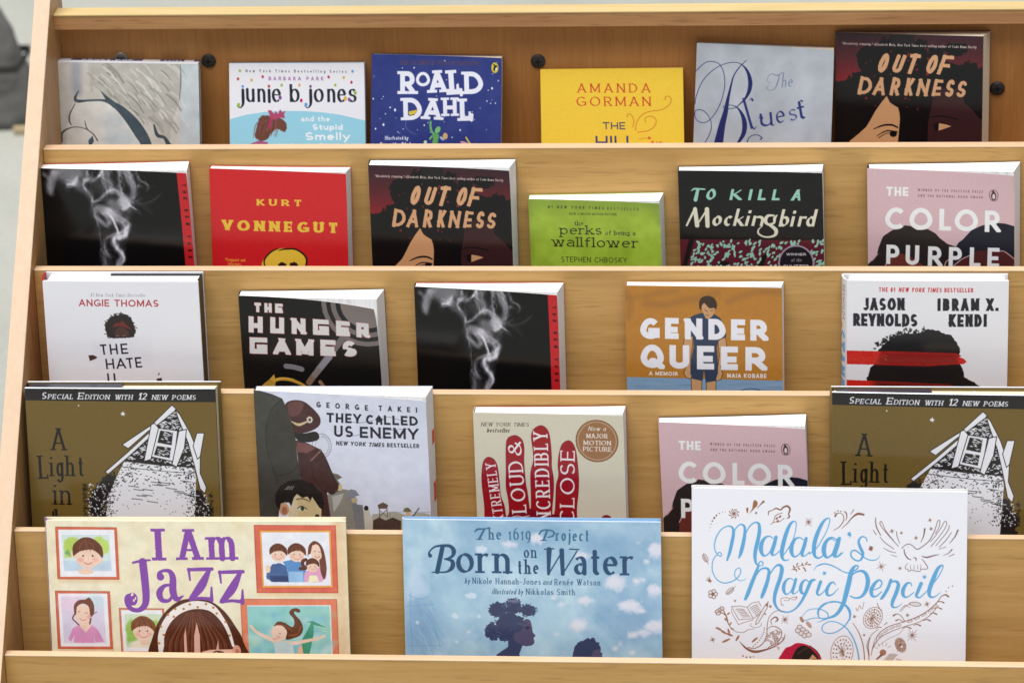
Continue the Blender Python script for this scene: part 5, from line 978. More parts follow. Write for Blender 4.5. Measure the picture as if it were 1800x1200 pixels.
    # swashes below, in blue and brown
    S((-160, 1200, 10), (-40, 1165, 10), (40, 1165, 8))
    a.z(1450, 1000, 6.4286)
    S((-260, 550, 6), (-160, 450, 8), (-40, 440, 11), (50, 480, 13), (60, 540, 13), (0, 570, 10), (-60, 590, 5)); S((-50, 520, 13), (-40, 450, 13), (20, 390, 13), (110, 352, 13), (220, 370, 14), (300, 430, 16), (318, 520, 16), (260, 625, 14), (160, 700, 13), (60, 715, 12), (0, 680, 12), (10, 620, 12), (90, 580, 11), (190, 600, 12), (280, 660, 14), (360, 780, 15), (410, 920, 16), (432, 1060, 16), (440, 1200, 16))
    S2 = lambda *p: a.stroke(p, BR)
    def st(x, y, r, c=BR, n=4):
        for i in range(n): t = i*math.pi/n+.4; rr = r*(1 if i % 2 else .7); a.stroke([(x-rr*math.cos(t), y-rr*math.sin(t), 3), (x, y, 7), (x+rr*math.cos(t), y+rr*math.sin(t), 3)], c)
    S2((350, 600, 6), (420, 710, 9), (470, 850, 10), (490, 1000, 10), (492, 1150, 9)); S2((540, 1150, 8), (540, 980, 9), (515, 850, 7), (560, 740, 6), (640, 670, 5)); S2((545, 970, 6), (530, 860, 10), (550, 760, 6))
    S2((565, 970, 5), (590, 850, 9), (650, 720, 9), (760, 640, 9), (930, 585, 9), (1080, 530, 9), (1200, 460, 9), (1300, 370, 9), (1350, 300, 9), (1400, 280, 16), (1430, 300, 20)); S2((575, 900, 7), (660, 770, 7), (780, 700, 7), (940, 640, 7), (1100, 590, 7), (1230, 510, 7), (1320, 400, 6)); S2((640, 860, 3), (760, 780, 4), (880, 720, 4), (940, 640, 4))
    for x, y, r in [(610, 800, -60), (670, 740, -50), (730, 690, -35), (800, 655, -25), (870, 630, -20), (1000, 580, -18), (1080, 545, -25), (1160, 505, -30), (1230, 455, -38), (1280, 410, -48)]: a.ell(x, y, 34, 12, BR, rot=r); a.ell(x, y, 28, 7, (233, 234, 240), rot=r)
    for x, y in [(1360, 360), (1335, 430), (1280, 490), (1210, 565), (1100, 620), (990, 650)]: S2((x-60, y+8, 5), (x-20, y-6, 10), (x+22, y+10, 16))
    for x, y in [(1405, 240), (1430, 200), (1475, 182)]: a.ell(x, y, 7, 7, BR)
    S2((940, 580, 8), (900, 520, 8), (850, 495, 9), (810, 515, 20)); S2((930, 590, 7), (880, 560, 8), (840, 570, 16))
    # round paisleys
    def pais(x, y, rx, ry, rot, rings=3):
        a.ell(x, y, rx, ry, BR, rot=rot); a.ell(x, y, rx-6, ry-6, (233, 234, 240), rot=rot); c, s_ = math.cos(math.radians(rot)), math.sin(math.radians(rot))
        for k in range(1, rings):
            f = 1-k*.24
            n = int(26*f)
            for i in range(n): t = i*2*math.pi/n; px, py = rx*f*math.cos(t), ry*f*math.sin(t); a.ell(x+px*c-py*s_, y+px*s_+py*c, 9, 11, BR if i % 2 else (170, 128, 104), .9)
        for i in range(26): a.stroke([(x+a.rng.normal()*rx*.25, y+a.rng.normal()*ry*.28), (x+a.rng.normal()*rx*.25, y+a.rng.normal()*ry*.28)], BR, w=5, a=.8)
    pais(230, 930, 130, 190, 8); pais(575, 540, 105, 130, 30); pais(900, 850, 60, 90, -25)
    S2((620, 370, 6), (640, 420, 8), (680, 460, 5)); S2((880, 460, 5), (940, 400, 8), (1000, 425, 4)); a.ell(1055, 385, 70, 26, BR, rot=5); a.ell(1055, 385, 62, 19, (216, 212, 216), rot=5); S2((890, 470, 4), (960, 400, 6), (1000, 380, 6))
    S2((610, 665, 4), (640, 645, 9), (675, 650, 8)); S2((700, 625, 4), (740, 595, 10)); S2((380, 430, 8), (400, 460, 5), (420, 400, 5), (450, 440, 5), (470, 360, 5))
    a.ell(700, 935, 38, 36, (164, 118, 96)); S2((690, 960, 28), (630, 1012, 16))
    for t in range(5): u = math.radians(-150+t*28); S2((700+70*math.cos(u), 925+70*math.sin(u), 4), (700+105*math.cos(u), 925+105*math.sin(u), 5))
    a.poly([(780, 955), (870, 960), (790, 1060), (690, 1060)], (190, 176, 172)); a.poly([(860, 1000), (930, 1020), (880, 1070), (810, 1070)], (200, 188, 184)); S2((680, 1055, 3), (780, 955, 4), (875, 962, 4)); st(1030, 740, 80, n=5); st(1190, 385, 40); st(970, 510, 24); st(480, 735, 16); st(365, 525, 24)
    a.z(1240, 910, 6.6667)
    # doodles of the left half
    def leaf(x, y, l, w_, r, c=BR):
        a.ell(x, y, l, w_, c, rot=r); a.ell(x, y, l-5, w_-5, (214, 210, 212), rot=r); t = math.radians(r); a.stroke([(x-l*math.cos(t), y-l*math.sin(t)), (x+l*1.5*math.cos(t), y+l*1.5*math.sin(t))], c, w=5)
        for i in range(5): u = -l*.6+i*l*.3; a.stroke([(x+u*math.cos(t), y+u*math.sin(t)), (x+u*math.cos(t)+w_*.7*math.cos(t+1), y+u*math.sin(t)+w_*.7*math.sin(t+1))], c, w=4)
    leaf(5, 460, 55, 30, 62); leaf(300, 845, 58, 30, -40)
    for i in range(5): t = i*1.2566; a.ell(98+34*math.cos(t), 882+34*math.sin(t), 26, 26, BR); a.ell(98+34*math.cos(t), 882+34*math.sin(t), 18, 18, (222, 220, 226))
    a.ell(98, 882, 20, 20, BR)
    st(65, 730, 26); [S2((65, 732, 12), (65-55*math.cos(u), 732-60*math.sin(u), 3)) for u in (.2, .6, 1., 1.4)]
    st(1215, 40, 60, n=5); st(360, 960, 16); st(780, 1025, 24); st(720, 1115, 12); st(100, 1420, 40)
    a.poly([(318, 1028), (420, 1020), (505, 1035), (580, 1170), (490, 1175), (410, 1185)], (228, 228, 234)); a.poly([(505, 1035), (560, 985), (640, 968), (720, 1080), (650, 1120), (580, 1170)], (228, 228, 234))
    for p in [[(318, 1028), (420, 1020), (505, 1035), (580, 1170), (490, 1175), (410, 1185), (318, 1028)], [(505, 1035), (560, 985), (640, 968), (670, 1020)], [(580, 1170), (650, 1120)], [(318, 1060), (330, 1110), (405, 1240), (500, 1205), (580, 1185)]]: a.stroke(p, BR, w=6, smooth=False)
    for i in range(6): a.stroke([(370+i*16, 1060+i*18), (420+i*16, 1056+i*18), (470+i*14, 1062+i*17)], BR, w=6); a.stroke([(540+i*14, 1050+i*17), (580+i*13, 1020+i*17), (625+i*9, 1005+i*16)], BR, w=6)
    a.poly([(755, 970), (745, 1040), (640, 1220), (610, 1240), (612, 1200), (715, 1020)], (226, 226, 232)); a.stroke([(755, 968), (715, 1015), (612, 1200), (608, 1240), (640, 1222), (742, 1045), (755, 968)], BR, w=7, smooth=False); a.ell(738, 1008, 14, 18, (150, 110, 92), rot=30)
    S2((560, 1225, 4), (545, 1250, 5), (600, 1275, 5), (670, 1255, 5), (675, 1220, 5)); S2((590, 1290, 5), (520, 1300, 6), (470, 1330, 6), (400, 1330, 6), (340, 1300, 7), (290, 1240, 10), (270, 1180, 16), (250, 1120, 12), (205, 1080, 6))
    for x, y in [(185, 1065), (150, 1085), (210, 1050), (165, 1110), (215, 1090)]: a.ell(x, y, 30, 22, BR, rot=x); a.ell(x, y, 22, 14, (216, 208, 208), rot=x)
    for x, y, r in [(240, 1120, 50), (285, 1110, -40), (250, 1180, 60), (310, 1230, -50), (330, 1290, 20)]: a.ell(x, y, 22, 9, (158, 112, 88), rot=r)
    for x, y, r, l in [(170, 1290, 25, 40), (230, 1330, 30, 44), (290, 1320, 75, 34), (300, 1360, 20, 44), (260, 1430, -25, 54), (395, 1400, -60, 40), (600, 1420, -40, 46)]: a.ell(x, y, l, 13, (160, 116, 94), rot=r)
    # paisley with a row of dots
    S2((960, 1085, 4), (850, 1080, 6), (770, 1150, 7), (745, 1260, 8), (740, 1370, 9), (690, 1470, 10), (600, 1520, 10), (520, 1510, 10)); S2((420, 1440, 6), (500, 1520, 24), (600, 1560, 34), (720, 1540, 22), (850, 1490, 14), (940, 1420, 12), (960, 1350, 6)); S2((740, 1300, 6), (800, 1260, 8), (880, 1280, 10), (920, 1340, 8), (880, 1440, 8), (760, 1510, 8))
    for i in range(10): a.ell(712-i*i*1.6, 1280+i*24, 7, 7, BR)
    for i in range(36): x, y = 830+a.rng.normal()*60, 1390+a.rng.normal()*60; a.ell(x, y, 16, 12, BR, .9, rot=a.rng.uniform(0, 180)); a.ell(x, y, 10, 7, (222, 214, 214), rot=a.rng.uniform(0, 180))
    S2((800, 1240, 6), (790, 1190, 10), (840, 1150, 16), (870, 1180, 20), (840, 1210, 8)); st(955, 1180, 60, n=5)
    for x, y in [(1130, 1270), (1170, 1300), (1210, 1330), (1150, 1340), (1190, 1370), (1240, 1360), (1110, 1310)]: a.ell(x, y, 34, 30, BR); a.ell(x, y, 27, 23, (222, 216, 218))
    a.ell(1155, 1180, 40, 20, (170, 132, 112), rot=60); a.ell(1240, 1240, 48, 22, (184, 150, 132), rot=50)
    for x, y, c in [(462, 1612, (180, 70, 80)), (505, 1625, BR), (550, 1625, BR), (590, 1620, (180, 150, 150))]: a.ell(x, y, 11, 9, c)
    S2((910, 1000, 6), (905, 940, 6), (950, 922, 6), (1000, 930, 6), (995, 955, 5), (940, 955, 5)); S2((1010, 930, 6), (1090, 912, 8), (1070, 945, 6), (1030, 945, 5)); S2((910, 1000, 6), (925, 1015, 5), (938, 1000, 4))
    S2((1020, 595, 4), (1100, 555, 7), (1235, 528, 5))
    for x, y, r in [(1050, 560, 60), (1090, 530, -60), (1110, 580, 50), (1150, 530, 70), (1170, 575, 40), (1200, 515, -50), (1080, 600, 70), (1185, 600, 60), (1060, 590, -10), (1235, 535, 0)]: a.ell(x, y, 20, 8, (150, 104, 80), rot=r)
    # top row of doodles
    a.z(1200, 840, 6.314)
    for i, (x, y, r) in enumerate([(300, 580, 3), (308, 540, 4), (318, 502, 6), (333, 468, 9), (354, 436, 12), (378, 408, 10), (410, 385, 7), (445, 373, 5), (475, 368, 4)]): a.ell(x, y, r, r, BR)
    for i in range(8): t = i*.785; S2((572, 388, 10), (572+34*math.cos(t), 388+34*math.sin(t), 8), (572+56*math.cos(t+.5), 388+52*math.sin(t+.5), 12))
    C_ = (152, 104, 66)
    a.poly([(745, 388), (775, 330), (785, 260), (805, 240), (832, 262), (830, 300), (800, 330)], C_, smooth=True); a.poly([(722, 385), (708, 350), (712, 325), (728, 322), (732, 345)], C_, smooth=True); S2((828, 330, 5), (870, 285, 12), (900, 255, 24)); st(818, 380, 16)
    S2((955, 405, 6), (960, 365, 12), (1000, 350, 8), (1040, 330, 16), (1090, 345, 16), (1120, 318, 18), (1165, 305, 22), (1195, 340, 20), (1180, 390, 14), (1190, 420, 16), (1165, 440, 10)); S2((980, 508, 5), (1020, 480, 7), (1080, 475, 6), (1130, 440, 8)); S2((1010, 490, 5), (1030, 420, 8), (1060, 395, 8), (1110, 380, 7)); [a.ell(x, y, 18, 11, (150, 104, 80), rot=-40) for x, y in ((1050, 440), (1085, 420), (1060, 470))]
    a.z(1450, 840, 6.314)
    S2((105, 572, 5), (170, 530, 9), (215, 460, 10), (205, 400, 8), (165, 380, 6), (130, 395, 16), (120, 415, 20)); S2((238, 465, 5), (250, 420, 10), (240, 380, 14), (220, 362, 8)); S2((195, 550, 5), (260, 490, 10), (310, 430, 14), (370, 390, 26), (435, 398, 22)); [a.ell(x, y, 9, 7, BR) for x, y in ((115, 378), (148, 358), (180, 362))]; S2((290, 395, 5), (325, 345, 10))
    S3 = lambda *p: a.stroke(p, (120, 88, 84))
    # the dove
    S3((870, 770, 8), (900, 740, 8), (940, 722, 9), (985, 738, 9), (1040, 780, 10), (1100, 750, 9), (1170, 690, 9), (1220, 600, 9), (1245, 530, 8), (1262, 470, 8), (1285, 470, 8), (1280, 530, 7), (1240, 610, 7)); S3((895, 780, 9), (905, 830, 12), (940, 880, 13), (975, 895, 8)); S3((1000, 872, 6), (1030, 880, 14), (1032, 908, 6)); S3((568, 432, 8), (580, 530, 12), (630, 625, 9)); S3((830, 745, 7), (740, 650, 8), (660, 560, 8), (620, 500, 8), (628, 472, 8), (645, 490, 7), (690, 580, 7), (780, 690, 7)); S3((545, 565, 5), (580, 618, 9)); S3((620, 640, 5), (680, 705, 8), (780, 775, 7)); S3((665, 765, 5), (730, 800, 8), (805, 818, 6)); S3((750, 840, 4), (815, 860, 7)); S3((805, 585, 8), (815, 640, 8), (845, 715, 5)); S3((1120, 555, 18), (1110, 630, 12), (1080, 705, 5))
    S3((1185, 700, 6), (1250, 620, 7), (1310, 530, 7), (1335, 480, 8), (1360, 482, 8), (1355, 530, 7), (1300, 620, 7), (1195, 750, 7)); S3((1395, 515, 6), (1370, 590, 8), (1250, 740, 6)); S3((1420, 595, 6), (1360, 680, 8), (1285, 760, 6)); S3((1490, 570, 16), (1460, 640, 12), (1400, 718, 5)); S3((1430, 785, 14), (1390, 825, 8), (1335, 850, 5)); S3((1455, 835, 8), (1395, 862, 5)); S3((1360, 755, 7), (1285, 780, 5)); S3((1095, 855, 6), (1150, 870, 16), (1230, 850, 12), (1290, 838, 5)); S3((1100, 890, 6), (1140, 940, 9), (1165, 985, 8), (1140, 1000, 7), (1095, 1000, 7), (1075, 1025, 7), (1030, 1020, 7), (990, 1010, 7), (950, 1022, 7), (945, 1000, 6), (915, 995, 7), (920, 960, 6), (940, 935, 5))
    for x in (970, 1010, 1050, 1085): S3((x, 950, 3), (x+4, 1000, 6))
    for x, y, r in [(755, 580, 30), (860, 600, 18), (1175, 460, 24), (1190, 555, 24), (1025, 655, 26), (645, 970, 60), (855, 990, 22), (525, 770, 34)]: st(x, y, r)
    a.ell(525, 770, 24, 24, BR, .8, rough=12); a.ell(940, 755, 4, 4, BR)
    # top of a red headscarf over dark hair
    a.z(1200, 1000, 6.4286)
    a.poly([(1108, 1030), (1140, 960), (1190, 885), (1250, 862), (1310, 828), (1390, 832), (1470, 860), (1550, 920), (1600, 1010), (1620, 1300), (1080, 1300)], (186, 32, 64), smooth=True); a.stroke([(1470, 858), (1550, 920), (1600, 1010)], (40, 24, 30), w=8)
    a.poly([(1255, 1060), (1270, 985), (1320, 890), (1380, 856), (1450, 870), (1520, 930), (1570, 1010), (1590, 1300), (1240, 1300)], (36, 30, 30), smooth=True); a.poly([(1420, 1060), (1470, 1000), (1500, 955), (1540, 990), (1565, 1040), (1560, 1300), (1400, 1300)], (196, 148, 104)); a.stroke([(1330, 950), (1400, 900), (1450, 880)], (92, 74, 56), w=14, a=.6, soft=10); a.stroke([(1490, 1022), (1520, 1012), (1560, 1025)], (50, 34, 30), w=9)
# ---------------------------------------------------------------- books
def paper(name, rgb, lines=1.):
    """Trimmed page edges: thin streaks across the block's thickness."""
    m, nt, b = newmat(name); L = nt.links.new; tc = nt.nodes.new('ShaderNodeTexCoord'); c = s2l(rgb)
    mp = nt.nodes.new('ShaderNodeMapping'); mp.inputs['Scale'].default_value = (6, 2600, 6)
    n = nt.nodes.new('ShaderNodeTexNoise'); n.inputs['Scale'].default_value = 1.; n.inputs['Detail'].default_value = 3
    L(tc.outputs['Object'], mp.inputs['Vector']); L(mp.outputs[0], n.inputs['Vector'])
    r = nt.nodes.new('ShaderNodeValToRGB'); r.color_ramp.elements[0].position = .25; r.color_ramp.elements[1].position = .6
    r.color_ramp.elements[0].color = (*[x*(1-.22*lines) for x in c], 1); r.color_ramp.elements[1].color = (*c, 1)
    L(n.outputs['Fac'], r.inputs[0]); L(r.outputs[0], b.inputs['Base Color']); b.inputs['Roughness'].default_value = .8; b.inputs['Specular IOR Level'].default_value = .2
    bp = nt.nodes.new('ShaderNodeBump'); bp.inputs['Strength'].default_value = .3; bp.inputs['Distance'].default_value = .0004; L(n.outputs['Fac'], bp.inputs['Height']); L(bp.outputs[0], b.inputs['Normal'])
    return m
def printed(name, img, rough=.3, coat=0., spec=.4):
    m, nt, b = newmat(name); L = nt.links.new
    t = nt.nodes.new('ShaderNodeTexImage'); t.image = img; t.extension = 'EXTEND'; L(t.outputs['Color'], b.inputs['Base Color'])
    tc = nt.nodes.new('ShaderNodeTexCoord'); n = nt.nodes.new('ShaderNodeTexNoise'); n.inputs['Scale'].default_value = 26; n.inputs['Detail'].default_value = 3; L(tc.outputs['Object'], n.inputs['Vector'])
    n2 = nt.nodes.new('ShaderNodeMapRange'); n2.inputs[3].default_value = rough*.8; n2.inputs[4].default_value = rough*1.2; L(n.outputs['Fac'], n2.inputs[0]); L(n2.outputs[0], b.inputs['Roughness'])
    bp = nt.nodes.new('ShaderNodeBump'); bp.inputs['Strength'].default_value = .35; bp.inputs['Distance'].default_value = .0012; L(n.outputs['Fac'], bp.inputs['Height']); L(bp.outputs[0], b.inputs['Normal'])
    b.inputs['Specular IOR Level'].default_value = spec
    if coat: b.inputs['Coat Weight'].default_value = coat; b.inputs['Coat Roughness'].default_value = .06
    return m
P_WHITE = paper('white_pages', (240, 239, 236)); P_CREAM = paper('cream_pages', (226, 212, 184)); P_GREY = paper('pale_pages', (214, 216, 214))
def slab(name, W, H, front, back, mat, parent, nx=14, nz=14, matb=None):
    """A sheet between two surfaces given as functions of (u, w) in 0..1; uv runs over the front."""
    v, uv, f, fm = [], [], [], []
    for fn in (front, back):
        for j in range(nz+1):
            for i in range(nx+1): v.append(fn(i/nx, j/nz)); uv.append((i/nx, j/nz))
    N = (nx+1)*(nz+1); q = lambda i, j, s: s*N+j*(nx+1)+i
    for j in range(nz):
        for i in range(nx):
            f.append((q(i, j, 0), q(i+1, j, 0), q(i+1, j+1, 0), q(i, j+1, 0))); fm.append(0)
            f.append((q(i, j+1, 1), q(i+1, j+1, 1), q(i+1, j, 1), q(i, j, 1))); fm.append(1)
    for i in range(nx):
        f.append((q(i, 0, 0), q(i, 0, 1), q(i+1, 0, 1), q(i+1, 0, 0))); f.append((q(i, nz, 0), q(i+1, nz, 0), q(i+1, nz, 1), q(i, nz, 1))); fm += [1, 1]
    for j in range(nz):
        f.append((q(0, j, 0), q(0, j+1, 0), q(0, j+1, 1), q(0, j, 1))); f.append((q(nx, j, 0), q(nx, j, 1), q(nx, j+1, 1), q(nx, j+1, 0))); fm += [1, 1]
    return mesh(name, v, f, mat, parent, uv=uv, mats=[mat, matb or mat], fmat=fm)
def stdmat(name, rgb, rough=.35): return plain(name, rgb, rough, .03, 30)

BOOKS = {
 'tango': {'row': 1, 'base': [-0.4726, 0.1874, 0.8004], 'xa': [0.9998, -0.0041, -0.0209], 'za': [0.0213, 0.1908, 0.9814], 'W': 0.1481, 'H': 0.1771, 'fl': [-0.0004, -0.0179, -0.0], 'fr': [0.1493, -0.0164, 0.0], 'q': [[87.5, 110], [348.7, 113.5], [352, 253], [92.5, 251]], 'vl': 0.0824, 'vr': 0.0813, 'Wf': 0.1498},
 'junie': {'row': 1, 'base': [-0.2901, 0.1589, 0.7987], 'xa': [1.0, 0.0003, 0.0009], 'za': [-0.0009, 0.342, 0.9397], 'W': 0.136, 'H': 0.1807, 'fl': [-0.0, -0.007, -0.0], 'fr': [0.136, -0.007, -0.0], 'q': [[403, 111.5], [640.8, 110], [639.7, 255.3], [399.7, 254]], 'vl': 0.0809, 'vr': 0.0822, 'Wf': 0.136},
 'roald': {'row': 1, 'base': [-0.1505, 0.1567, 0.8004], 'xa': [0.9997, -0.0087, -0.0239], 'za': [0.0254, 0.3419, 0.9394], 'W': 0.1296, 'H': 0.1889, 'fl': [-0.0, -0.012, 0.0], 'fr': [0.1296, -0.013, -0.0], 'q': [[654, 95.3], [883, 100], [881, 255], [651, 255]], 'vl': 0.0901, 'vr': 0.0871, 'Wf': 0.1296},
 'hill': {'row': 1, 'base': [0.0219, 0.1618, 0.7984], 'xa': [1.0, 0.0021, 0.0057], 'za': [-0.006, 0.342, 0.9397], 'W': 0.1408, 'H': 0.172, 'fl': [-0.0, -0.009, -0.0], 'fr': [0.1408, -0.009, -0.0], 'q': [[950, 122.8], [1200.5, 120], [1198.7, 254], [946.7, 255.8]], 'vl': 0.0749, 'vr': 0.0752, 'Wf': 0.1408},
 'bluest': {'row': 1, 'base': [0.1667, 0.1612, 0.8017], 'xa': [0.999, -0.0141, -0.0435], 'za': [0.0458, 0.3087, 0.9501], 'W': 0.1343, 'H': 0.196, 'fl': [-0.0, -0.012, 0.0], 'fr': [0.1343, -0.012, 0.0], 'q': [[1225, 75.9], [1467, 85.5], [1458, 252], [1214, 254]], 'vl': 0.1, 'vr': 0.0931, 'Wf': 0.1343},
 'ood1': {'row': 1, 'base': [0.3117, 0.1892, 0.7991], 'xa': [1.0, -0.0007, -0.0044], 'za': [0.0045, 0.1564, 0.9877], 'W': 0.149, 'H': 0.2022, 'fl': [-0.0013, -0.0038, -0.0], 'fr': [0.14, -0.0212, 0.0], 'q': [[1469, 56.7], [1729, 64], [1720.5, 247.5], [1461, 250]], 'vl': 0.112, 'vr': 0.1051, 'Wf': 0.1424},
 'fahr1': {'row': 2, 'base': [-0.4616, 0.0907, 0.7128], 'xa': [0.9998, 0.0024, 0.0196], 'za': [-0.0197, 0.1218, 0.9924], 'W': 0.1486, 'H': 0.1975, 'fl': [0.0015, -0.012, -0.0], 'fr': [0.1519, -0.0284, 0.0], 'q': [[66, 295.8], [329, 300], [338, 466], [71.6, 464.6]], 'vl': 0.0992, 'vr': 0.0964, 'Wf': 0.1513},
 'vonn': {'row': 2, 'base': [-0.2991, 0.0842, 0.7151], 'xa': [0.9999, -0.0021, -0.0132], 'za': [0.0134, 0.1564, 0.9876], 'W': 0.1374, 'H': 0.1943, 'fl': [0.0006, -0.0092, 0.0], 'fr': [0.1352, -0.0173, 0.0], 'q': [[368, 296], [609, 303], [609.6, 467.4], [370, 466.4]], 'vl': 0.0985, 'vr': 0.0943, 'Wf': 0.1349},
 'ood2': {'row': 2, 'base': [-0.14, 0.0908, 0.714], 'xa': [1.0, 0.0004, 0.0029], 'za': [-0.003, 0.1219, 0.9925], 'W': 0.1416, 'H': 0.1999, 'fl': [0.0004, -0.0149, 0.0], 'fr': [0.1377, -0.025, -0.0], 'q': [[647.4, 290], [896.8, 294.8], [901, 467], [651, 467]], 'vl': 0.1028, 'vr': 0.0992, 'Wf': 0.1377},
 'perks': {'row': 2, 'base': [0.0155, 0.0913, 0.7131], 'xa': [0.9999, 0.0021, 0.0168], 'za': [-0.017, 0.1219, 0.9924], 'W': 0.1299, 'H': 0.1648, 'fl': [0.0, -0.0123, 0.0], 'fr': [0.1264, -0.0239, -0.0], 'q': [[928.7, 349.7], [1160, 353], [1161.7, 467.5], [930.5, 467.5]], 'vl': 0.0684, 'vr': 0.0659, 'Wf': 0.1269},
 'mock': {'row': 2, 'base': [0.1602, 0.0908, 0.713], 'xa': [0.9999, 0.0021, 0.0172], 'za': [-0.0173, 0.1219, 0.9924], 'W': 0.1383, 'H': 0.1933, 'fl': [-0.0002, -0.0114, -0.0], 'fr': [0.1363, -0.0211, -0.0], 'q': [[1192, 299.8], [1446, 301], [1447, 467.8], [1192.6, 467.8]], 'vl': 0.0969, 'vr': 0.0955, 'Wf': 0.1369},
 'purple1': {'row': 2, 'base': [0.3401, 0.0908, 0.7132], 'xa': [0.9999, 0.0018, 0.0143], 'za': [-0.0144, 0.1219, 0.9924], 'W': 0.1436, 'H': 0.1954, 'fl': [-0.0019, -0.013, 0.0], 'fr': [0.1344, -0.0298, -0.0], 'q': [[1524, 296], [1783.6, 302.4], [1784.4, 465.7], [1526, 466.4]], 'vl': 0.0977, 'vr': 0.0926, 'Wf': 0.1374},
 'hate': {'row': 3, 'base': [-0.449, 0.0165, 0.6305], 'xa': [1.0, 0.0001, 0.0006], 'za': [-0.0006, 0.1219, 0.9925], 'W': 0.153, 'H': 0.2022, 'fl': [0.0031, -0.0247, 0.0], 'fr': [0.1528, -0.026, 0.0], 'q': [[74.4, 494], [348, 495], [353.4, 669.4], [79.6, 668.5]], 'vl': 0.1012, 'vr': 0.1007, 'Wf': 0.1497},
 'hunger': {'row': 3, 'base': [-0.2588, 0.0168, 0.6295], 'xa': [0.9999, 0.0017, 0.014], 'za': [-0.0141, 0.1219, 0.9924], 'W': 0.1384, 'H': 0.1837, 'fl': [0.0002, -0.0126, 0.0], 'fr': [0.1346, -0.0261, -0.0], 'q': [[419, 519.4], [663, 526], [667.8, 676.4], [424.9, 680.8]], 'vl': 0.0939, 'vr': 0.0866, 'Wf': 0.1351},
 'fahr2': {'row': 3, 'base': [-0.0922, 0.0167, 0.6303], 'xa': [1.0, 0.0004, 0.0029], 'za': [-0.0029, 0.1219, 0.9925], 'W': 0.1409, 'H': 0.1913, 'fl': [-0.0004, -0.01, 0.0], 'fr': [0.1363, -0.0259, -0.0], 'q': [[728.3, 503.5], [980.5, 514.3], [986, 684], [733, 683.5]], 'vl': 0.1042, 'vr': 0.0971, 'Wf': 0.1376},
 'gq': {'row': 3, 'base': [0.1076, 0.0099, 0.6303], 'xa': [1.0, 0.0004, 0.0027], 'za': [-0.0028, 0.1564, 0.9877], 'W': 0.148, 'H': 0.1937, 'fl': [-0.0008, -0.0114, -0.0], 'fr': [0.1458, -0.0155, -0.0], 'q': [[1099, 501.6], [1375, 503.8], [1374.9, 686.3], [1099.8, 685]], 'vl': 0.1038, 'vr': 0.1027, 'Wf': 0.1467},
 'stamped': {'row': 3, 'base': [0.3092, 0.0166, 0.6305], 'xa': [1.0, 0.0001, 0.0006], 'za': [-0.0006, 0.1219, 0.9925], 'W': 0.1536, 'H': 0.2007, 'fl': [0.0036, -0.0178, -0.0], 'fr': [0.1525, -0.0191, 0.0], 'q': [[1488.7, 493], [1773.7, 494], [1773, 679], [1488, 678.5]], 'vl': 0.1055, 'vr': 0.1047, 'Wf': 0.149},
 'attic1': {'row': 4, 'base': [-0.4557, -0.0743, 0.5356], 'xa': [1.0, 0.0009, 0.0043], 'za': [-0.0044, 0.1994, 0.9799], 'W': 0.1839, 'H': 0.2217, 'fl': [0.0018, -0.0181, 0.0], 'fr': [0.1822, -0.02, 0.0], 'q': [[43.6, 682.5], [378, 683.6], [382.6, 907.5], [48, 910]], 'vl': 0.1272, 'vr': 0.1244, 'Wf': 0.1804},
 'takei': {'row': 4, 'base': [-0.238, -0.065, 0.5355], 'xa': [1.0, 0.0008, 0.0053], 'za': [-0.0054, 0.1564, 0.9877], 'W': 0.166, 'H': 0.2169, 'fl': [-0.0008, -0.01, 0.0], 'fr': [0.163, -0.0268, 0.0], 'q': [[446, 685.6], [749.7, 697.5], [751.8, 905.6], [449.5, 907]], 'vl': 0.126, 'vr': 0.1169, 'Wf': 0.1646},
 'loud': {'row': 4, 'base': [-0.0317, -0.0644, 0.5352], 'xa': [0.9999, 0.0017, 0.0105], 'za': [-0.0106, 0.1564, 0.9876], 'W': 0.1405, 'H': 0.1977, 'fl': [-0.0008, -0.0145, -0.0], 'fr': [0.1386, -0.0202, 0.0], 'q': [[832, 724.7], [1096, 727.5], [1096, 908.4], [833.8, 907.5]], 'vl': 0.1032, 'vr': 0.1015, 'Wf': 0.1395},
 'purple2': {'row': 4, 'base': [0.1428, -0.0575, 0.5338], 'xa': [0.9995, 0.0038, 0.0314], 'za': [-0.0316, 0.1218, 0.9921], 'W': 0.1366, 'H': 0.1881, 'fl': [0.0, -0.0106, 0.0], 'fr': [0.1347, -0.0269, -0.0], 'q': [[1157.8, 741.6], [1416.5, 748.7], [1417, 930], [1162, 929.7]], 'vl': 0.108, 'vr': 0.1029, 'Wf': 0.1357},
 'attic2': {'row': 4, 'base': [0.2957, -0.0742, 0.5361], 'xa': [1.0, -0.0002, -0.0011], 'za': [0.0011, 0.1994, 0.9799], 'W': 0.1819, 'H': 0.2195, 'fl': [0.0001, -0.016, -0.0], 'fr': [0.177, -0.022, -0.0], 'q': [[1462.9, 689.8], [1808, 695.5], [1808, 938], [1459, 935]], 'vl': 0.1343, 'vr': 0.1317, 'Wf': 0.177},
 'jazz': {'row': 5, 'base': [-0.4289, -0.1582, 0.4482], 'xa': [1.0, 0.0016, 0.0068], 'za': [-0.007, 0.2249, 0.9743], 'W': 0.2807, 'H': 0.2153, 'fl': [0.0031, -0.0099, 0.0], 'fr': [0.2818, -0.0114, 0.0], 'q': [[80.6, 914.5], [607.6, 916], [607, 1148], [75.6, 1147]], 'vl': 0.1276, 'vr': 0.1261, 'Wf': 0.2787},
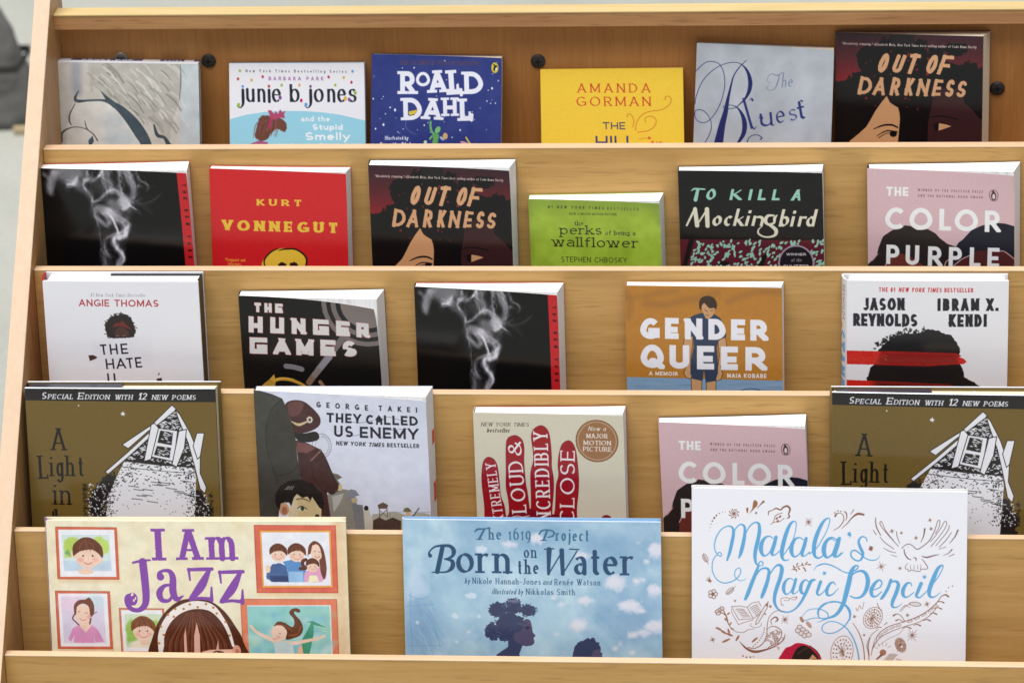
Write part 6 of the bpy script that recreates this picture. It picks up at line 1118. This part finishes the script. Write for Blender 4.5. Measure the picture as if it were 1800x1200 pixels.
 'water': {'row': 5, 'base': [-0.0971, -0.158, 0.4492], 'xa': [1.0, -0.0001, -0.0002], 'za': [0.0003, 0.225, 0.9744], 'W': 0.2357, 'H': 0.2172, 'fl': [0.0002, -0.0071, 0.0], 'fr': [0.2358, -0.0098, -0.0], 'q': [[707.5, 912], [1161.6, 917.5], [1163, 1153.7], [705, 1149]], 'vl': 0.1289, 'vr': 0.1274, 'Wf': 0.2357},
 'malala': {'row': 5, 'base': [0.1649, -0.1577, 0.4504], 'xa': [1.0, -0.0022, -0.0097], 'za': [0.01, 0.2249, 0.9743], 'W': 0.2475, 'H': 0.2478, 'fl': [0.0, -0.008, 0.0], 'fr': [0.2467, -0.0075, 0.0], 'q': [[1216.6, 857], [1701, 864.5], [1706.7, 1168], [1218.7, 1155.6]], 'vl': 0.1607, 'vr': 0.1621, 'Wf': 0.2467},
}
ARTS = {}
def get_art(key, fn, b, seed):
    if key not in ARTS:
        b = BOOKS[{'ood': 'ood2', 'fahr': 'fahr2', 'purple': 'purple1', 'attic': 'attic1'}.get(key, key)]   # twins share one print
        a = Art(b['q'], b['Wf'], b['H'], b['vl'], b['vr'], seed); fn(a); ARTS[key] = a.image(key+'_print')
    return ARTS[key]
def build(nm, name, label, cat, art, key, kind='paper', pages=None, spine=(225, 225, 225), back=(220, 220, 220), edge=(235, 235, 235), gloss=.3, coat=0., curl=0., bulge=.0006, group=None, seed=1, extra=None, spec=.36):
    b = BOOKS[nm]; k = b['row']; pages = pages or P_WHITE
    xa, za = Vector(b['xa']).normalized(), Vector(b['za']).normalized(); ya = za.cross(xa)
    base = Vector(b['base'])
    M = Matrix((xa, ya, za)).transposed().to_4x4()
    W, H = b['W'], b['H']; (xl, yl, _), (xr, yr, _) = b['fl'], b['fr']
    zf = E[k][1]-FL[k]-.006
    low = min((base+xa*p[0]+ya*p[1]).z for p in ((0, 0), (W, 0), (xl, yl), (xr, yr)))
    zb = (zf+.0002-low)/za.z                       # lowest corner stands on the pocket floor
    M.translation = base+za*zb; H = H-zb
    root = empty(name); root.matrix_world = M; tag(root, label, cat, group)
    rng = random.Random(nm)
    img = get_art(key, art, b, seed); vimg = BOOKS[{'ood': 'ood2', 'fahr': 'fahr2', 'purple': 'purple1', 'attic': 'attic1'}.get(key, key)]['H']
    mat = printed(nm+'_cover', img, gloss, coat, spec); mb = stdmat(nm+'_board', edge, .5)
    hard = kind in ('hard', 'thin')
    t = .0024 if hard else .00035
    if kind == 'thin': t = .002
    def fy(u, w):   # front face of the cover
        return yl+(yr-yl)*u-curl*(u**2.2)*(w**5)-bulge*math.sin(math.pi*u)
    def front(u, w): return (xl+(xr-xl)*u-(curl*.35*(u**3)*(w**6)), fy(u, w), w*H-(curl*.9*(u**2.5)*(w**9)))
    def rear(u, w): p = front(u, w); return (p[0], p[1]+t, p[2])
    fc = slab('front_cover', W, H, front, rear, mat, root, 22, 22, mb)
    # uv: the print covers the full sheet height measured from its top
    uvl = fc.data.uv_layers[0]
    for lp in fc.data.loops:
        u, w = uvl.data[lp.index].uv; uvl.data[lp.index].uv = (u, 1-(1-w)*H/vimg)
    ins = .0028 if hard else .0003
    mback = stdmat(nm+'_back', back, .35); mspine = stdmat(nm+'_spine', spine, .35)
    slab('back_cover', W, H, lambda u, w: (W*u, -t, w*H), lambda u, w: (W*u, 0, w*H), mback, root, 1, 1)
    zt = H-ins; g = t+.0002
    x0 = max(0, xl)+(.0025 if hard else .0006); 
    pv = [(x0, yl+g, .001), (xr-ins-.0004, yr+g+.0003, .001), (W-ins, -g, .001), (x0, -g, .001), (x0, yl+g, zt), (xr-ins-.0004, yr+g+.0003, zt), (W-ins, -g, zt), (x0, -g, zt)]
    nx = 10; v = []; f = []
    for s in range(2):
        for i in range(nx+1):
            u = i/nx; q = pv[0][0]+(pv[1][0]-pv[0][0])*u; r_ = pv[3][0]+(pv[2][0]-pv[3][0])*u
            yf = pv[0][1]+(pv[1][1]-pv[0][1])*u-bulge*.9*math.sin(math.pi*u)
            if s and not hard: zz = zt-.0004*math.sin(3.1*u+rng.random()*.5)
            else: zz = pv[4*s][2]
            v += [(q, yf, zz), (r_, -g, zz)]
    n2 = 2*(nx+1)
    for i in range(nx):
        a_, b_ = 2*i, 2*i+2
        f += [(a_, b_, b_+n2, a_+n2), (a_+1, a_+1+n2, b_+1+n2, b_+1), (a_+n2, b_+n2, b_+1+n2, a_+1+n2), (a_, a_+1, b_+1, b_)]
    f += [(0, n2, n2+1, 1), (2*nx, 2*nx+1, n2+2*nx+1, n2+2*nx)]
    mesh('page_block', v, f, pages, root)
    if kind == 'spinetop':
        a = Art([(0, 0), (1, 0), (1, 1), (0, 1)], W, max(abs(yl), abs(yr)), 1, 1, 5); art_tangospine(a)
        ms = printed(nm+'_spineprint', a.image('spine_print'), gloss)
        slab('spine', W, .02, lambda u, w: (xl+(xr-xl)*u*w+(W-xl)*u*(1-w) if 0 else (W*u*(w)+(xl+(xr-xl)*u)*(1-w)), (yl+(yr-yl)*u)*(1-w), H+.0006+.0008*math.sin(math.pi*w)), lambda u, w: (W*u, (yl+(yr-yl)*u)*(1-w), H+.0002), ms, root, 8, 5)
    else:
        rr = .0016 if kind == 'hard' else .0003
        if nm == 'stamped':
            a = Art([(0, 0), (1, 0), (1, 1), (0, 1)], abs(yl), b['H'], 1, 1, 5); art_stampedspine(a); mspine = printed(nm+'_spineprint', a.image('stamped_spine_print'), gloss)
        # rounded spine from back to front
        ang = lambda w: math.pi*w
        slab('spine', 1, H, lambda u, w: (xl*u-rr*math.sin(math.pi*u)-.0002, yl*u, w*H), lambda u, w: (xl*u-rr*math.sin(math.pi*u)+(.0014 if hard else .0002), yl*u, w*H), mspine, root, 8, 1)
    if extra: extra(root, b, W, H, xl, yl, xr, yr)
    return root
def hate_extra(root, b, W, H, xl, yl, xr, yr):
    m = stdmat('black_flap_and_shadow', (24, 24, 26), .35)  # black of the jacket flap, doubling as painted shadow between the boards
    box('dark_inset', W*.42, W-.0005, -.0046, -.0028, .002, H-.0012, m, root)
    box('fore_flap_and_shadow', W-.0022, W-.0004, yr+.0026, -.0048, .002, H-.0016, m, root)  # flap and fore-edge gap shadow together, as one black box
def attic_extra(root, b, W, H, xl, yl, xr, yr):
    m = stdmat('dark_grey_inset', (56, 58, 66), .25)  # dark grey block over the left half of the page tops
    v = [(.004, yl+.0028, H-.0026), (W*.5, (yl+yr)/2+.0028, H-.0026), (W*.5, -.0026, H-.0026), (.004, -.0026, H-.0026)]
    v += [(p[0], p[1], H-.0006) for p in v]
    mesh('dark_inset', v, HEX, m, root)
    clear = stdmat('sleeve_highlight', (226, 230, 236), .12)  # opaque near-white: the plastic sleeve's highlight painted along its edges
    slab('sleeve_edge', W, .001, lambda u, w: (xl+(xr-xl)*u, yl+(yr-yl)*u-.0003+.0009*w-.0006*math.sin(math.pi*u), H+.0002+.0008*math.sin(w*1.57)), lambda u, w: (xl+(xr-xl)*u, yl+(yr-yl)*u+.0002+.0009*w-.0006*math.sin(math.pi*u), H), clear, root, 12, 2)
    slab('sleeve_edge', W, .001, lambda u, w: (W*u, -.001+.001*w, H+.0002+.0005*w), lambda u, w: (W*u, -.0008+.001*w, H), clear, root, 1, 1)
    box('page_tick', W*.715, W*.72, (yl+yr)/2+.003, -.003, H-.0029, H-.0024, stdmat('white_tick', (230, 230, 230)), root)
def takei_extra(root, b, W, H, xl, yl, xr, yr):
    m = stdmat('orange_tab', (206, 74, 44))
    for z0_, z1_ in ((.755, .815), (.50, .585), (.33, .41)):
        zz0, zz1 = H*z0_, H*z1_
        v = [(xr+(W-xr)*.62-.0002, yr*.32, zz0), (xr+(W-xr)*.62+.0003, yr*.32, zz0), (W-.0004+.0003, -.001, zz0), (W-.0006, -.001, zz0)]; v += [(p[0], p[1], zz1) for p in v]
        mesh('edge_tab', v, HEX, m, root)
BLK = (28, 28, 30)
PB, HB, PIC = 'paperback_book', 'hardcover_book', 'picture_book'
build('tango', PB, 'pale grey book standing on its fore edge with its blue and white spine on top', 'book', art_tango, 'tango', 'spinetop', P_GREY, back=(210, 214, 216), gloss=0.2, spec=0.5)
build('junie', PB, 'white and sky blue children\'s paperback with coloured dots around black lower case lettering', 'book', art_junie, 'junie', 'paper', back=(120, 180, 210), spine=(220, 220, 224), curl=0.001, spec=0.45)
build('roald', PB, 'deep blue starry paperback with big white slab lettering', 'book', art_roald, 'roald', 'paper', P_CREAM, back=(48, 58, 120), spine=(48, 58, 120), gloss=0.22, spec=0.5, curl=0.0015)
build('hill', HB, 'slim plain yellow book with small red capitals and orange curls', 'book', art_hill, 'hill', 'paper', P_CREAM, back=(236, 198, 58), spine=(228, 186, 56), edge=(226, 190, 70), gloss=.55)
build('bluest', PB, 'silver grey paperback tilted to one side with large navy script lettering', 'book', art_bluest, 'bluest', 'paper', P_CREAM, back=(160, 165, 178), spine=(120, 40, 50), gloss=0.28, curl=0.0015)
build('ood1', PB, 'black and red paperback with tan lettering and thick cream page edge, under the top rail', 'book', art_ood, 'ood', 'paper', P_CREAM, back=BLK, spine=BLK, gloss=.22)
build('fahr1', PB, 'black paperback with white smoke and red side strip, touching the left side panel', 'book', art_fahr, 'fahr', 'paper', back=(180, 30, 40), spine=BLK, gloss=.18, spec=.34, curl=.002)
build('vonn', PB, 'bright red paperback with yellow slab lettering and a yellow skull', 'book', art_vonn, 'vonn', 'paper', back=(204, 32, 38), spine=(190, 30, 36), gloss=0.28, curl=0.0012, spec=0.45)
build('ood2', PB, 'black and red paperback with tan lettering, between the red and lime green books', 'book', art_ood, 'ood', 'paper', back=BLK, spine=BLK, gloss=.22, curl=0.0025)
build('perks', PB, 'small lime green paperback with black typewriter lettering', 'book', art_perks, 'perks', 'paper', back=(150, 180, 60), spine=(130, 160, 50), gloss=0.3, curl=0.002, spec=0.45)
build('mock', PB, 'black paperback with mint and cream calligraphy over a band of mint leaves', 'book', art_mock, 'mock', 'paper', back=BLK, spine=BLK, gloss=0.24, curl=0.0015)
build('purple1', PB, 'pink paperback with white capitals over dark hills, second tier from the top', 'book', art_purple, 'purple', 'paper', None, back=(60, 40, 46), spine=(80, 50, 60), gloss=.42, curl=0.003)
build('hate', HB, 'white hardcover with a red spine and a dark curly haired figure behind a sign', 'book', art_hate, 'hate', 'hard', back=(228, 228, 232), spine=(178, 30, 40), gloss=0.2, extra=hate_extra, spec=0.5)
build('hunger', PB, 'black paperback with grey rings, square white capitals and a curling front cover', 'book', art_hunger, 'hunger', 'paper', back=BLK, spine=BLK, gloss=0.3, curl=.0075)
build('fahr2', PB, 'black paperback with white smoke and red side strip, left of the ochre book', 'book', art_fahr, 'fahr', 'paper', back=(180, 30, 40), spine=BLK, gloss=.18, spec=.34, curl=.002)
build('gq', PB, 'ochre paperback with huge white capitals over a figure standing in blue water', 'book', art_gq, 'gq', 'paper', back=(180, 122, 48), spine=(190, 130, 52), gloss=0.28, spec=0.45, curl=0.001)
build('stamped', HB, 'white hardcover with a black head silhouette crossed by red stripes', 'book', art_stamped, 'stamped', 'hard', back=(226, 226, 228), gloss=0.2, spec=0.5)
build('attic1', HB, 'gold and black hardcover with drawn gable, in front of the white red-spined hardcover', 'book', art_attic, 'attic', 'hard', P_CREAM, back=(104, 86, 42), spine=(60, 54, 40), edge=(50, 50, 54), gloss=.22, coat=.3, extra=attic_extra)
build('takei', PB, 'pale lavender paperback with people in dark coats and a boy looking out', 'book', art_takei, 'takei', 'paper', back=(214, 214, 224), spine=(60, 60, 58), gloss=0.28, curl=.003, extra=takei_extra, spec=0.45)
build('loud', PB, 'cream paperback with a dark red hand filled with white lettering', 'book', art_loud, 'loud', 'paper', back=(150, 18, 32), spine=(214, 206, 186), gloss=0.16, spec=0.5, curl=0.0012)
build('purple2', PB, 'pink paperback with white capitals partly hidden behind the large white picture book', 'book', art_purple, 'purple', 'paper', back=(60, 40, 46), spine=(205, 170, 176), gloss=.42, curl=0.002)
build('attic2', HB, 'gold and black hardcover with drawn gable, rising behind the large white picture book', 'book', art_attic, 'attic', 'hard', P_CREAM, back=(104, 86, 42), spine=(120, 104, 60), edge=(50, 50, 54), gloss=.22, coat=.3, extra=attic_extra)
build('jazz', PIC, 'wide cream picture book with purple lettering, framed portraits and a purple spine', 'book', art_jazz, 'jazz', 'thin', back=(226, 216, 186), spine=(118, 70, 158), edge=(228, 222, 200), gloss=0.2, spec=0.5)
build('water', PIC, 'light blue picture book with navy serif lettering, white puffs and two dark haired children', 'book', art_water, 'water', 'thin', back=(130, 172, 210), spine=(190, 208, 226), edge=(206, 218, 232), gloss=0.2, spec=0.5)
build('malala', PIC, 'large white picture book with sky blue script and brown line drawings', 'book', art_malala, 'malala', 'thin', spine=(228, 228, 232), edge=(232, 232, 236), gloss=0.24, spec=0.45)

# ---------------------------------------------------------------- the dark bag on the ground behind the rack
bag = tag(empty('fabric_bag', (-1.3, 2.16, 0)), 'slumped dark grey fabric bag on the pale ground behind the rack', 'bag')
def bagmesh():
    nx, nz = 18, 14; v = []; f = []
    rr = random.Random(4)
    for j in range(nz+1):
        w = j/nz; z = .27*w
        for i in range(nx):
            a = 2*math.pi*i/nx; ex = .55
            cx, cy = abs(math.cos(a))**ex*math.copysign(1, math.cos(a)), abs(math.sin(a))**ex*math.copysign(1, math.sin(a))
            sx = .252*(1-.34*w*w)*(1 if w > .04 else .97); sy = .065*(1-.5*w)
            v.append((cx*sx+rr.gauss(0, .003), cy*sy+rr.gauss(0, .004), z+(rr.gauss(0, .003) if 0 < j else 0)))
    for j in range(nz):
        for i in range(nx): f.append((j*nx+i, j*nx+(i+1) % nx, (j+1)*nx+(i+1) % nx, (j+1)*nx+i))
    f += [tuple(reversed(range(nx))), tuple(nz*nx+i for i in range(nx))]
    return mesh('bag_body', v, f, plain('grey_fabric', (112, 110, 106), .9, .12, 40, .2, .3), bag, smooth=True)
bagmesh()
mesh('seam_band', [(x, y, z) for z in (.115, .13) for x, y in ((-.2, -.058), (.2, -.06), (.236, -.054), (.238, .04), (-.2, .05))], [(0, 1, 6, 5), (1, 2, 7, 6), (2, 3, 8, 7), (3, 4, 9, 8), (4, 0, 5, 9)], plain('dark_webbing', (52, 50, 46), .9), bag)
box('corner_tag', .222, .25, -.076, -.068, .002, .016, plain('beige_tag', (186, 168, 130), .7), bag, .002)
